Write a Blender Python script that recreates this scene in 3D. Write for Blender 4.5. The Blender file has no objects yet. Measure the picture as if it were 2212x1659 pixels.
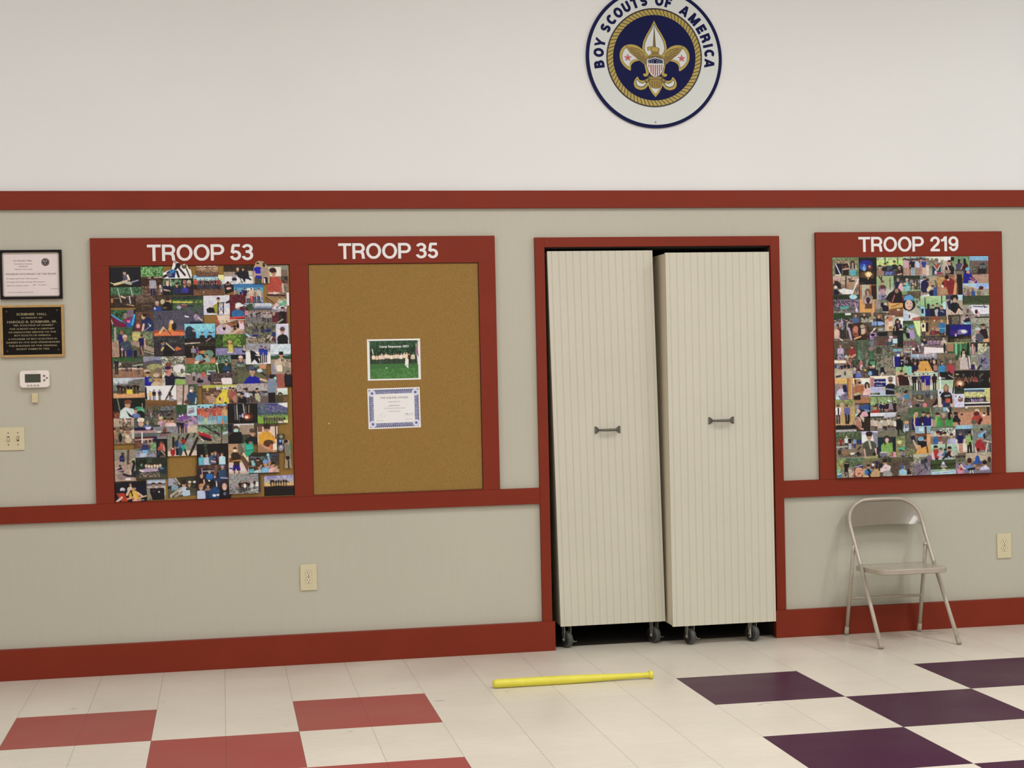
import bpy, bmesh, math, random
import numpy as np
from mathutils import Vector, Matrix

# ---------------------------------------------------------------- camera, world, lights, exposure
LAMPS_X = ((-1.0, 37.5), (2.2, 48), (5.4, 64))                # ceiling lamp columns: x, watts
LAMPS_Y = ((-2.8, 1.0), (-6.0, 1.0), (-9.2, 1.0))            # rows: y, share
LAMP_COLOR = (1.0, .985, .965)
WHITE, PANEL, RED, CORK = (.775, .785, .775), (.492, .478, .390), (.205, .025, .0092), (.285, .164, .037)
CABINET, LETTER, CHAIR = (.60, .575, .475), (.80, .79, .79), (.41, .36, .285)
CREAM, TILE_RED, TILE_PURPLE = (.72, .67, .575), (.34, .048, .042), (.056, .0125, .040)
SEAM, DIRT, PRINT_GAIN = .5, .13, 1.22
PRINT_TONE = .98
scene = bpy.context.scene
COL = scene.collection
FOCAL_PX, CAM, YAW, PITCH, ROLL = 3376.0, (0.3195, -8.1517, 1.5278), 0.18408, -0.012645, -0.021638

def cam_axes():
    cy, sy, cp, sp = math.cos(YAW), math.sin(YAW), math.cos(PITCH), math.sin(PITCH)
    f = Vector((sy*cp, cy*cp, sp)); r = Vector((cy, -sy, 0)); u = r.cross(f)
    cr, sr = math.cos(ROLL), math.sin(ROLL)
    return cr*r + sr*u, -sr*r + cr*u, f
CR, CU, CF = cam_axes()
cam_data = bpy.data.cameras.new('camera'); cam = bpy.data.objects.new('camera', cam_data); COL.objects.link(cam)
cam_data.sensor_width = 36.0; cam_data.lens = FOCAL_PX / 2212.0 * 36.0; cam_data.clip_end = 60
cam.matrix_world = Matrix(((CR.x, CU.x, -CF.x, CAM[0]), (CR.y, CU.y, -CF.y, CAM[1]), (CR.z, CU.z, -CF.z, CAM[2]), (0, 0, 0, 1)))
scene.camera = cam
vs = scene.view_settings
vs.view_transform = 'Standard'; vs.look = 'None'; vs.gamma = 1.0; vs.use_curve_mapping = False
vs.exposure = 0.0

world = bpy.data.worlds.new('world'); scene.world = world; world.use_nodes = True
world.node_tree.nodes['Background'].inputs[0].default_value = (1.0, .98, .95, 1)
world.node_tree.nodes['Background'].inputs[1].default_value = 0.05

def ceiling_lamp(x, y, watts, sx=.35, sy=1.3, col=LAMP_COLOR):
    d = bpy.data.lights.new('ceiling_lamp', 'AREA'); d.shape = 'RECTANGLE'; d.size = sx; d.size_y = sy
    d.energy = watts; d.color = col
    o = bpy.data.objects.new('ceiling_lamp', d); COL.objects.link(o); o.location = (x, y, 4.22)
for lx, w in LAMPS_X:
    for ly, k in LAMPS_Y:
        ceiling_lamp(lx, ly, w*k)

def at_wall(px, py, y=0.0):            # a photo measurement (2212 x 1659) as a point of the plane at depth y
    d = CR*((px-1106)/FOCAL_PX) - CU*((py-829.5)/FOCAL_PX) + CF
    t = (y - CAM[1]) / d.y
    return Vector(CAM) + d*t

# ---------------------------------------------------------------- materials
def lin(c):
    return c/12.92 if c <= .04045 else ((c+.055)/1.055)**2.4
def rgb(h):
    h = h.lstrip('#')
    if len(h) == 3: h = ''.join(c*2 for c in h)
    return tuple(lin(int(h[i:i+2], 16)/255) for i in (0, 2, 4))

def mat(name, col, rough=.5, metal=0.0, spec=.5, noise=None, bump=None, coat=0):
    m = bpy.data.materials.new(name); m.use_nodes = True; nt = m.node_tree
    b = nt.nodes['Principled BSDF']
    b.inputs['Base Color'].default_value = (*col, 1); b.inputs['Roughness'].default_value = rough
    b.inputs['Metallic'].default_value = metal; b.inputs['Specular IOR Level'].default_value = spec
    b.inputs['Coat Weight'].default_value = coat
    tc = nt.nodes.new('ShaderNodeTexCoord')
    if noise:                                      # (scale, amount[, stretch])
        n = nt.nodes.new('ShaderNodeTexNoise'); n.inputs['Scale'].default_value = noise[0]; n.inputs['Detail'].default_value = 5
        mp = nt.nodes.new('ShaderNodeMapping'); mp.inputs['Scale'].default_value = noise[2] if len(noise) > 2 else (1, 1, 1)
        nt.links.new(tc.outputs['Object'], mp.inputs[0]); nt.links.new(mp.outputs[0], n.inputs['Vector'])
        mr = nt.nodes.new('ShaderNodeMapRange'); mr.inputs[1].default_value = .3; mr.inputs[2].default_value = .7
        mr.inputs[3].default_value = 1-noise[1]; mr.inputs[4].default_value = 1+noise[1]
        nt.links.new(n.outputs[0], mr.inputs[0])
        mx = nt.nodes.new('ShaderNodeVectorMath'); mx.operation = 'SCALE'; mx.inputs[0].default_value = col
        nt.links.new(mr.outputs[0], mx.inputs['Scale']); nt.links.new(mx.outputs[0], b.inputs['Base Color'])
    if bump:                                       # (scale, strength)
        n2 = nt.nodes.new('ShaderNodeTexNoise'); n2.inputs['Scale'].default_value = bump[0]; n2.inputs['Detail'].default_value = 4
        nt.links.new(tc.outputs['Object'], n2.inputs['Vector'])
        bp = nt.nodes.new('ShaderNodeBump'); bp.inputs['Strength'].default_value = bump[1]; bp.inputs['Distance'].default_value = .002
        nt.links.new(n2.outputs[0], bp.inputs['Height']); nt.links.new(bp.outputs[0], b.inputs['Normal'])
    return m

M = {}
M['white_wall'] = mat('white_wall_paint', WHITE, .6, noise=(1.2, .015), bump=(90, .12))
M['red'] = mat('brick_red_paint', RED, .5, spec=.2, noise=(5, .04), bump=(45, .15))
M['cork'] = mat('cork', CORK, .85, noise=(160, .14), bump=(220, .5))
M['cabinet'] = mat('cream_cabinet_paint', CABINET, .45, noise=(3, .02), bump=(60, .08))
M['cabinet_edge'] = mat('cream_cabinet_edge', rgb('d6ccb4'), .5)
M['recess'] = mat('recess_painted_shade', rgb('2e2822'), .85)  # near-black tone puts the closet's deep shade into the colour
M['backing'] = mat('grey_brown_backing', rgb('7d7264'), .7, noise=(30, .15))
M['letter'] = mat('white_vinyl_letter', LETTER, .45)
M['chair'] = mat('taupe_enamel', CHAIR, .2, spec=.55, coat=.3, noise=(30, .02))
M['chair_foot'] = mat('taupe_rubber_foot', tuple(c*.9 for c in CHAIR), .6)
M['rubber'] = mat('dark_rubber', rgb('4a4a48'), .6, noise=(60, .1))
M['hub'] = mat('black_plastic_hub', rgb('1c1c1c'), .5)
M['steel'] = mat('dull_zinc', rgb('a3a197'), .42, metal=.75)
M['handle'] = mat('grey_iron_handle', rgb('66635c'), .45, metal=.35, noise=(80, .1))
M['bat'] = mat('yellow_plastic', rgb('dfd648'), .42, noise=(25, .05))
M['ivory'] = mat('ivory_plastic', rgb('d2c9a6'), .4)
M['ivory_hi'] = mat('ivory_plastic_face', rgb('d8d0b0'), .4)
M['slot'] = mat('dark_slot', rgb('1a160f'), .7)
M['screw'] = mat('brass_screw', rgb('6b5b33'), .4, metal=.6)
M['thermo'] = mat('white_plastic', rgb('ece4dc'), .4)
M['lcd'] = mat('grey_green_lcd', rgb('3d4234'), .25)
M['grey_ink'] = mat('grey_ink', rgb('97908c'), .6)
M['grey_button'] = mat('grey_button', rgb('a8a29e'), .5)
M['beige_box'] = mat('beige_plastic', rgb('cfc29c'), .5)
M['black_frame'] = mat('black_wood_frame', rgb('0e0908'), .5, spec=.2)
M['silver_lip'] = mat('silver_lip', rgb('a59f90'), .4, metal=.4)
M['paper'] = mat('white_paper', rgb('e3d8d6'), .6, noise=(8, .02))
M['ink'] = mat('black_ink', rgb('3a3234'), .7)
M['bronze_edge'] = mat('bronze_border', rgb('b3925c'), .4, metal=.35, noise=(40, .08))
M['bronze_dark'] = mat('dark_bronze_field', rgb('120e09'), .6, spec=.15, noise=(60, .2))
M['bronze_text'] = mat('bronze_letter', rgb('a89a76'), .45, metal=.3)
M['bronze_screw'] = mat('bronze_rosette', rgb('3d352b'), .4, metal=.4)
M['navy'] = mat('navy_enamel', rgb('0c1144'), .4, spec=.12)
M['sign_white'] = mat('sign_white', rgb('d3d8d5'), .35, spec=.35)
M['ring_dark'] = mat('maroon_ring', rgb('24101c'), .3)
M['gold'] = mat('gold_paint', rgb('b09a42'), .35)
M['gold_dark'] = mat('old_gold_paint', rgb('93792c'), .35)
M['outline'] = mat('black_outline', rgb('1d1810'), .4)
M['sign_red'] = mat('sign_red', rgb('a04048'), .35)
M['star_red'] = mat('star_pink', rgb('c87078'), .35)
M['pin'] = mat('pale_push_pin', rgb('d8cfae'), .3)
M['pin_dull'] = mat('clear_push_pin', rgb('b5a076'), .3)
M['scuff'] = mat('rubber_scuff', rgb('4a443c'), .6)

def panel_material():                              # beige vinyl wall covering with fine vertical ribs
    m = mat('ribbed_beige_wallcovering', PANEL, .55)
    nt = m.node_tree; b = nt.nodes['Principled BSDF']
    tc = nt.nodes.new('ShaderNodeTexCoord')
    mp = nt.nodes.new('ShaderNodeMapping'); mp.inputs['Scale'].default_value = (1, 1, .02)
    n = nt.nodes.new('ShaderNodeTexNoise'); n.inputs['Scale'].default_value = 150; n.inputs['Detail'].default_value = 3
    n2 = nt.nodes.new('ShaderNodeTexNoise'); n2.inputs['Scale'].default_value = 1.1; n2.inputs['Detail'].default_value = 2
    n3 = nt.nodes.new('ShaderNodeTexNoise'); n3.inputs['Scale'].default_value = 260; n3.inputs['Detail'].default_value = 1
    nt.links.new(tc.outputs['Object'], mp.inputs[0]); nt.links.new(mp.outputs[0], n.inputs['Vector'])
    nt.links.new(tc.outputs['Object'], n2.inputs['Vector']); nt.links.new(tc.outputs['Object'], n3.inputs['Vector'])
    def rng(sock, a):
        r = nt.nodes.new('ShaderNodeMapRange'); r.inputs[1].default_value = .3; r.inputs[2].default_value = .7
        r.inputs[3].default_value = 1-a; r.inputs[4].default_value = 1+a; nt.links.new(sock, r.inputs[0]); return r.outputs[0]
    p = nt.nodes.new('ShaderNodeMath'); p.operation = 'MULTIPLY'
    nt.links.new(rng(n.outputs[0], .018), p.inputs[0]); nt.links.new(rng(n2.outputs[0], .02), p.inputs[1])
    p2 = nt.nodes.new('ShaderNodeMath'); p2.operation = 'MULTIPLY'
    nt.links.new(p.outputs[0], p2.inputs[0]); nt.links.new(rng(n3.outputs[0], .05), p2.inputs[1])
    s = nt.nodes.new('ShaderNodeVectorMath'); s.operation = 'SCALE'; s.inputs[0].default_value = PANEL
    nt.links.new(p2.outputs[0], s.inputs['Scale']); nt.links.new(s.outputs[0], b.inputs['Base Color'])
    bp = nt.nodes.new('ShaderNodeBump'); bp.inputs['Strength'].default_value = .15; bp.inputs['Distance'].default_value = .001
    nt.links.new(n.outputs[0], bp.inputs['Height']); nt.links.new(bp.outputs[0], b.inputs['Normal'])
    return m
M['panel'] = panel_material()

TILE = .3048
def tile_material(name, col, var, rough=.22, spec=.5):      # vinyl composition tile: seams, streaky marbling, a tone of its own per tile
    m = mat(name, col, rough, spec=spec); nt = m.node_tree; b = nt.nodes['Principled BSDF']
    L = nt.links.new
    tc = nt.nodes.new('ShaderNodeTexCoord')
    sc = nt.nodes.new('ShaderNodeVectorMath'); sc.operation = 'SCALE'; sc.inputs['Scale'].default_value = 1/TILE
    L(tc.outputs['Object'], sc.inputs[0])
    fl = nt.nodes.new('ShaderNodeVectorMath'); fl.operation = 'FLOOR'; L(sc.outputs[0], fl.inputs[0])
    fr = nt.nodes.new('ShaderNodeVectorMath'); fr.operation = 'FRACTION'; L(sc.outputs[0], fr.inputs[0])
    wn = nt.nodes.new('ShaderNodeTexWhiteNoise'); L(fl.outputs[0], wn.inputs['Vector'])
    sep = nt.nodes.new('ShaderNodeSeparateXYZ'); L(fr.outputs[0], sep.inputs[0])
    def op(o, a, b_=None):
        n = nt.nodes.new('ShaderNodeMath'); n.operation = o
        for i, v in enumerate((a, b_)):
            if v is None: continue
            if isinstance(v, (int, float)): n.inputs[i].default_value = v
            else: L(v, n.inputs[i])
        return n.outputs[0]
    def edge(s): return op('MINIMUM', s, op('SUBTRACT', 1.0, s))
    ex, ey = edge(sep.outputs[0]), edge(sep.outputs[1])
    wx = op('MULTIPLY', op('LESS_THAN', ex, .0034), SEAM)
    wy = op('MULTIPLY', op('LESS_THAN', ey, .0034), SEAM*.35)
    seam = op('SUBTRACT', 1.0, op('MAXIMUM', wx, wy))
    mp = nt.nodes.new('ShaderNodeMapping'); mp.inputs['Scale'].default_value = (3, 16, 1); L(tc.outputs['Object'], mp.inputs[0])
    n1 = nt.nodes.new('ShaderNodeTexNoise'); n1.inputs['Scale'].default_value = 3.2; n1.inputs['Detail'].default_value = 6; n1.inputs['Roughness'].default_value = .7; L(mp.outputs[0], n1.inputs['Vector'])
    n2 = nt.nodes.new('ShaderNodeTexNoise'); n2.inputs['Scale'].default_value = 1.3; n2.inputs['Detail'].default_value = 4; L(tc.outputs['Object'], n2.inputs['Vector'])
    def rng(s, lo, hi, a=.3, c=.7):
        r = nt.nodes.new('ShaderNodeMapRange'); r.inputs[1].default_value = a; r.inputs[2].default_value = c
        r.inputs[3].default_value = lo; r.inputs[4].default_value = hi; L(s, r.inputs[0]); return r.outputs[0]
    n4 = nt.nodes.new('ShaderNodeTexNoise'); n4.inputs['Scale'].default_value = 38; n4.inputs['Detail'].default_value = 3; L(tc.outputs['Object'], n4.inputs['Vector'])
    speck = rng(n4.outputs[0], 1.0, .6, .74, .79)
    k = op('MULTIPLY', op('MULTIPLY', rng(wn.outputs[0], 1-var, 1+var, 0, 1), rng(n1.outputs[0], .95, 1.05)), op('MULTIPLY', seam, rng(n2.outputs[0], .95, 1.04)))
    k = op('MULTIPLY', k, speck)
    # traffic grime that was never mopped out of the strip along the baseboard
    sy = nt.nodes.new('ShaderNodeSeparateXYZ'); L(tc.outputs['Object'], sy.inputs[0])
    n3 = nt.nodes.new('ShaderNodeTexNoise'); n3.inputs['Scale'].default_value = 2.2; n3.inputs['Detail'].default_value = 5; L(tc.outputs['Object'], n3.inputs['Vector'])
    dirt = op('MULTIPLY', rng(sy.outputs[1], 0, 1, -.75, 0), rng(n3.outputs[0], .25, 1, .35, .65))
    k = op('MULTIPLY', k, op('SUBTRACT', 1.0, op('MULTIPLY', dirt, DIRT)))
    s = nt.nodes.new('ShaderNodeVectorMath'); s.operation = 'SCALE'; s.inputs[0].default_value = col
    L(k, s.inputs['Scale']); L(s.outputs[0], b.inputs['Base Color'])
    L(rng(n2.outputs[0], rough-.05, rough+.1), b.inputs['Roughness'])
    return m
M['tile_cream'] = tile_material('cream_vinyl_tile', CREAM, .02, .3)
M['tile_red'] = tile_material('red_vinyl_tile', TILE_RED, .015, .35)
M['tile_purple'] = tile_material('purple_vinyl_tile', TILE_PURPLE, .015, .28, .06)

def print_material():
    m = mat('photo_paper', (1, 1, 1), .38, spec=.3); nt = m.node_tree
    a = nt.nodes.new('ShaderNodeVertexColor'); a.layer_name = 'Col'
    nt.links.new(a.outputs[0], nt.nodes['Principled BSDF'].inputs['Base Color']); return m
M['photo'] = print_material()

# ---------------------------------------------------------------- mesh helpers
def link(name, me, mats, parent=None):
    o = bpy.data.objects.new(name, me); COL.objects.link(o)
    for m in (mats if isinstance(mats, (list, tuple)) else [mats]): me.materials.append(M[m])
    if parent: o.parent = parent
    return o
def obj(name, bm, mats, parent=None, smooth=False):
    bmesh.ops.recalc_face_normals(bm, faces=bm.faces)
    me = bpy.data.meshes.new(name); bm.to_mesh(me); bm.free()
    if smooth:
        me.shade_smooth() if hasattr(me, 'shade_smooth') else None
        for p in me.polygons: p.use_smooth = True
        if smooth != 'all':
            try: me.set_sharp_from_angle(angle=math.radians(35))
            except Exception: pass
    return link(name, me, mats, parent)
def thing(name, label, cat, loc=(0, 0, 0), group=None):
    o = bpy.data.objects.new(name, None); COL.objects.link(o); o.location = loc
    o['label'] = label; o['category'] = cat
    if group: o['group'] = group
    return o
def tag(o, label, cat, group=None):
    o['label'] = label; o['category'] = cat
    if group: o['group'] = group
    return o
def struct(o):
    o['kind'] = 'structure'; return o

def box(bm, x0, x1, y0, y1, z0, z1, mi=0, bev=0.0):
    vs_ = [bm.verts.new((x, y, z)) for x in (x0, x1) for y in (y0, y1) for z in (z0, z1)]
    fs = []
    for idx in ((0, 1, 3, 2), (4, 6, 7, 5), (0, 4, 5, 1), (2, 3, 7, 6), (0, 2, 6, 4), (1, 5, 7, 3)):
        f = bm.faces.new([vs_[i] for i in idx]); f.material_index = mi; fs.append(f)
    if bev:
        es = list({e for f in fs for e in f.edges})
        r = bmesh.ops.bevel(bm, geom=es, offset=bev, segments=2, affect='EDGES', profile=.6)
        for f in r['faces']: f.material_index = mi
    return vs_
def catmull(pts, n=8, closed=False):
    P = [Vector(p) for p in pts]; out = []
    N = len(P)
    for i in range(N if closed else N-1):
        if closed: p0, p1, p2, p3 = P[i-1], P[i], P[(i+1) % N], P[(i+2) % N]
        else: p0, p1, p2, p3 = P[max(i-1, 0)], P[i], P[i+1], P[min(i+2, N-1)]
        for k in range(n):
            t = k/n
            out.append(.5*((2*p1)+(p2-p0)*t+(2*p0-5*p1+4*p2-p3)*t*t+(3*p1-p0-3*p2+p3)*t**3))
    if not closed: out.append(P[-1])
    return out
def tube(bm, pts, r, seg=12, cap=True, mi=0, flat=1.0, ref=Vector((0, 1, 0))):
    pts = [Vector(p) for p in pts]; rings = []
    rs = r if isinstance(r, (list, tuple)) else [r]*len(pts)
    for i, p in enumerate(pts):
        t = (pts[min(i+1, len(pts)-1)] - pts[max(i-1, 0)]).normalized()
        a = t.cross(ref)
        if a.length < 1e-4: a = t.cross(Vector((1, 0, 0)))
        a.normalize(); b = t.cross(a).normalized()
        rings.append([bm.verts.new(p + rs[i]*(math.cos(q)*a + flat*math.sin(q)*b)) for q in [2*math.pi*k/seg for k in range(seg)]])
    for A, B in zip(rings, rings[1:]):
        for k in range(seg):
            f = bm.faces.new((A[k], A[(k+1) % seg], B[(k+1) % seg], B[k])); f.material_index = mi; f.smooth = True
    if cap:
        for R_ in (rings[0], rings[-1]):
            f = bm.faces.new(R_); f.material_index = mi
def lathe(bm, prof, origin, axis, seg=24, mi=0):           # prof: (distance along axis, radius)
    axis = Vector(axis).normalized(); o = Vector(origin)
    a = axis.cross(Vector((0, 0, 1)))
    if a.length < 1e-3: a = axis.cross(Vector((1, 0, 0)))
    a.normalize(); b = axis.cross(a)
    rings = []
    for d, r in prof:
        c = o + axis*d
        rings.append([bm.verts.new(c + r*(math.cos(2*math.pi*k/seg)*a + math.sin(2*math.pi*k/seg)*b)) for k in range(seg)])
    for A, B in zip(rings, rings[1:]):
        for k in range(seg):
            f = bm.faces.new((A[k], A[(k+1) % seg], B[(k+1) % seg], B[k])); f.material_index = mi; f.smooth = True
    for R_ in (rings[0], rings[-1]): bm.faces.new(R_).material_index = mi
def slab(bm, pts, y0, y1, mi=0):                           # polygon in x,z given thickness from y0 (back) to y1 (front)
    A = [bm.verts.new((x, y1, z)) for x, z in pts]; B = [bm.verts.new((x, y0, z)) for x, z in pts]
    bm.faces.new(A).material_index = mi
    n = len(pts)
    for i in range(n): bm.faces.new((A[i], A[(i+1) % n], B[(i+1) % n], B[i])).material_index = mi
    bm.faces.new(B[::-1]).material_index = mi
def circ(cx, cz, rx, rz=None, n=40, a0=0.0, a1=None):
    rz = rx if rz is None else rz
    a1 = 2*math.pi if a1 is None else a1
    full = abs(a1-a0-2*math.pi) < 1e-6
    return [(cx+rx*math.cos(a0+(a1-a0)*k/(n if full else n-1)), cz+rz*math.sin(a0+(a1-a0)*k/(n if full else n-1))) for k in range(n)]
def ring(bm, cx, cz, r0, r1, y0, y1, n=96, mi=0):
    o = circ(cx, cz, r1, n=n); i = circ(cx, cz, r0, n=n)
    for k in range(n):
        j = (k+1) % n
        slab(bm, [i[k], o[k], o[j], i[j]], y0, y1, mi)

def text(body, x, z, y, width=None, height=.01, material='ink', parent=None, name='lettering', align='CENTER', offset=0.0, depth=.0002):
    c = bpy.data.curves.new('lettering', 'FONT'); c.body = body; c.align_x = align; c.size = height/.72; c.offset = offset*1.0*(height/.72); c.resolution_u = 3
    c.extrude = depth
    t = bpy.data.objects.new('lettering_source', c)
    me = bpy.data.meshes.new_from_object(t); bpy.data.objects.remove(t); bpy.data.curves.remove(c)
    co = np.empty(len(me.vertices)*3, 'f'); me.vertices.foreach_get('co', co); co = co.reshape(-1, 3)
    k = 1.0
    if width and len(co):
        w = co[:, 0].max()-co[:, 0].min(); k = width/w
    out = np.stack([x+co[:, 0]*k, y-co[:, 2], z+co[:, 1]], 1)
    me.vertices.foreach_set('co', out.astype('f').ravel()); me.update()
    me.name = name
    return me
def join_meshes(name, meshes, mats, parent=None):
    bm = bmesh.new()
    for me in meshes: bm.from_mesh(me)
    me = bpy.data.meshes.new(name); bm.to_mesh(me); bm.free()
    for m in meshes: bpy.data.meshes.remove(m)
    return link(name, me, mats, parent)

# block letters drawn as strokes: unit height, list of centre lines (widths share one stroke weight)
def arc(cx, cz, rx, rz, a0, a1, n=14):
    return [(cx+rx*math.cos(math.radians(a0+(a1-a0)*k/(n-1))), cz+rz*math.sin(math.radians(a0+(a1-a0)*k/(n-1)))) for k in range(n)]
def glyph(ch, s):
    h = s/2; t = 1-h
    def bowl(x, zt, zb, rx, n=14): return [(h, zt), (x, zt)] + arc(x, (zt+zb)/2, rx, (zt-zb)/2, 90, -90, n) + [(h, zb)]
    G = {
     'T': (.74, [[(0, t), (.74, t)], [(.37, 0), (.37, 1)]]),
     'R': (.72, [[(h, 0), (h, 1)], bowl(.42, t, .46, .29-h), [(.36, .46), (.5, .43), (.575, .36), (.6, .24), (.61, .1), (.64, 0)]]),
     'O': (.86, [arc(.43, .5, .43-h, .5-h+.01, 0, 360, 44)]),
     'P': (.68, [[(h, 0), (h, 1)], bowl(.42, t, .43, .27-h*.4)]),
     '1': (.46, [[(.32, 0), (.32, 1)], [(.02, .72), (.18, .76), (.30, .97)]]),
     '2': (.6, [[(.07, .66)] + arc(.3, .69, .225, t-.69, 170, -20, 16) + [(.44, .48), (.22, .27), (.09, h+.02)], [(.0, h), (.6, h)]]),
     '3': (.6, [arc(.29, (t+.53)/2, .215, (t-.53)/2, 165, -90, 18), arc(.29, (.53+h)/2, .235, (.53-h)/2, 90, -168, 20), [(.2, .53), (.32, .53)]]),
     '5': (.6, [[(.55, t), (.14, t)], [(.185, t), (.12, .47)], arc(.3, .31, .225, .31-h, 142, -168, 22)]),
     '9': (.6, [arc(.3, .67, .235, t-.67, 0, 360, 30), [(.535, .67), (.535, .48)] + arc(.3, .42, .235, .42-h, 0, -160, 18)]),
     'B': (.74, [[(h, 0), (h, 1)], bowl(.4, t, .53, .29-h), bowl(.4, .53, h, .33-h)]),
     'Y': (.8, [[(.08, 1.04), (.4, .4)], [(.72, 1.04), (.4, .4)], [(.4, .5), (.4, 0)]]),
     'S': (.7, [arc(.35, (t+.5)/2, .35-h, (t-.5)/2, 25, 270, 20)[:-1] + arc(.35, (.5+h)/2, .35-h, (.5-h)/2, 90, -155, 20)]),
     'C': (.8, [arc(.42, .5, .42-h, .5-h, 45, 315, 30)]),
     'U': (.76, [[(h, 1), (h, .38)] + arc(.38, .38, .38-h, .38-h, 180, 360, 18) + [(.76-h, 1)]]),
     'F': (.62, [[(h, 0), (h, 1)], [(h, t), (.62, t)], [(h, .49), (.56, .49)]]),
     'A': (.84, [[(.1, -.05), (.41, 1.02)], [(.74, -.05), (.43, 1.02)], [(.2, .28), (.64, .28)]]),
     'M': (.96, [[(h, 0), (h, 1)], [(.96-h, 0), (.96-h, 1)], [(h+.02, 1.02), (.48, .02)], [(.94-h, 1.02), (.48, .02)]]),
     'E': (.66, [[(h, 0), (h, 1)], [(h, t), (.66, t)], [(h, .5), (.61, .5)], [(h, h), (.66, h)]]),
     'I': (s, [[(h, 0), (h, 1)]]),
    }
    return G[ch]
def stroke(bm, pts, w, f, y0, y1, mi=0, clamp=False):       # f maps glyph (x, z) to wall (x, z)
    P = []
    for p in pts:
        v = Vector((p[0], p[1], 0))
        if not P or (P[-1]-v).length > 1e-4: P.append(v)
    closed = len(P) > 2 and (P[0]-P[-1]).length < 1e-4
    if closed: P = P[:-1]
    n = len(P); L_, R_ = [], []
    for i in range(n):
        a = P[i-1] if (i or closed) else None; c = P[(i+1) % n] if (i < n-1 or closed) else None
        d1 = (P[i]-a).normalized() if a is not None else None; d2 = (c-P[i]).normalized() if c is not None else None
        d = ((d1 or d2)+(d2 or d1)).normalized(); nn = Vector((-d.y, d.x, 0)); k = 1.0
        if d1 is not None and d2 is not None: k = min(1/max(abs(nn.dot(Vector((-d1.y, d1.x, 0)))), .4), 1.6)
        L_.append(P[i]+nn*w/2*k); R_.append(P[i]-nn*w/2*k)
    if clamp:
        for v in L_+R_: v.y = min(max(v.y, 0), 1)
    def col(V, y): return [bm.verts.new((q[0], y, q[1])) for q in (f(v.x, v.y) for v in V)]
    lf, rf, lb, rb = col(L_, y1), col(R_, y1), col(L_, y0), col(R_, y0)
    for i in range(n if closed else n-1):
        j = (i+1) % n
        for q in ((lf[i], rf[i], rf[j], lf[j]), (lf[i], lf[j], lb[j], lb[i]), (rf[j], rf[i], rb[i], rb[j])): bm.faces.new(q).material_index = mi
    if not closed:
        for i in (0, n-1): bm.faces.new((lf[i], rf[i], rb[i], lb[i])).material_index = mi
def word_layout(word, x0, x1, s, gap, space):              # (letter, left edge) pairs and the width scale
    adv = 0; items = []
    for ch in word:
        if ch == ' ': adv += space; continue
        items.append((ch, adv)); adv += glyph(ch, s)[0]+gap
    return items, (x1-x0)/(adv-gap)
def letter_mesh(ch, s, f, y0, y1):
    bm = bmesh.new()
    for k, pts in enumerate(glyph(ch, s)[1]): stroke(bm, pts, s, f, y0, y1-.00012*k, clamp=True)
    return bm

# ---------------------------------------------------------------- the setting
X0, X1, YB, ZC = -2.6, 7.6, -11.0, 4.3                      # left wall, right wall, wall behind the camera, ceiling
OX0, OX1, OZ = 2.022, 3.284, 2.145                          # the closet opening
SPLIT = 2.4
bm = bmesh.new()
for x0, x1, z0, z1, mi in ((X0, OX0, 0, SPLIT, 1), (OX1, X1, 0, SPLIT, 1), (OX0, OX1, OZ, SPLIT, 1), (X0, X1, SPLIT, ZC, 0)):
    box(bm, x0, x1, 0, .14, z0, z1, mi)
struct(obj('wall_back', bm, ['white_wall', 'panel']))
for nm, d in (('wall_left', (X0-.1, X0, YB, .14, 0, ZC)), ('wall_right', (X1, X1+.1, YB, .14, 0, ZC)), ('wall_front', (X0-.1, X1+.1, YB-.1, YB, 0, ZC))):
    bm = bmesh.new(); box(bm, *d); struct(obj(nm, bm, 'white_wall'))
bm = bmesh.new(); box(bm, X0-.1, X1+.1, YB-.1, .14, ZC, ZC+.1); struct(obj('ceiling', bm, 'white_wall'))
# closet behind the opening
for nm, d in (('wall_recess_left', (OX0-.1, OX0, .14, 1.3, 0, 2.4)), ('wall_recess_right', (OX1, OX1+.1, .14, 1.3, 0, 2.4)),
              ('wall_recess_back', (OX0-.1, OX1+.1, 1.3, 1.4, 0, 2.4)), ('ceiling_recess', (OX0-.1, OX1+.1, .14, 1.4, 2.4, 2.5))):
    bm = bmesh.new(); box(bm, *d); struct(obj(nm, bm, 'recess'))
bm = bmesh.new(); box(bm, OX0, OX1, .07, 1.3, 0, .0008); struct(obj('floor_recess_shade', bm, 'recess'))  # thin dark sheet standing in for the shade beneath the cabinets
# floor: one quad per 12 inch tile
bm = bmesh.new()
def tile_kind(i, j):                                        # i to the right of x = 0, j towards the camera from the wall
    bu = math.floor(i/2); row = math.floor((j-3)/2)
    if row < 0: return 0
    if bu <= 1 and (bu+row) % 2 == 1: return 1
    if bu >= 4 and (bu+row) % 2 == 0: return 2
    return 0
for i in range(math.floor(X0/TILE)-1, math.ceil(X1/TILE)+1):
    for j in range(-5, math.ceil(-YB/TILE)+1):
        xa, xb, ya, yb = i*TILE, (i+1)*TILE, -(j+1)*TILE, -j*TILE
        bm.faces.new([bm.verts.new((x, y, 0)) for x, y in ((xa, ya), (xb, ya), (xb, yb), (xa, yb))]).material_index = tile_kind(i, j)
bmesh.ops.remove_doubles(bm, verts=bm.verts, dist=1e-4)
r = bmesh.ops.extrude_face_region(bm, geom=list(bm.faces))
for v in [g for g in r['geom'] if isinstance(g, bmesh.types.BMVert)]: v.co.z -= .03
struct(obj('floor', bm, ['tile_cream', 'tile_red', 'tile_purple']))
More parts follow.
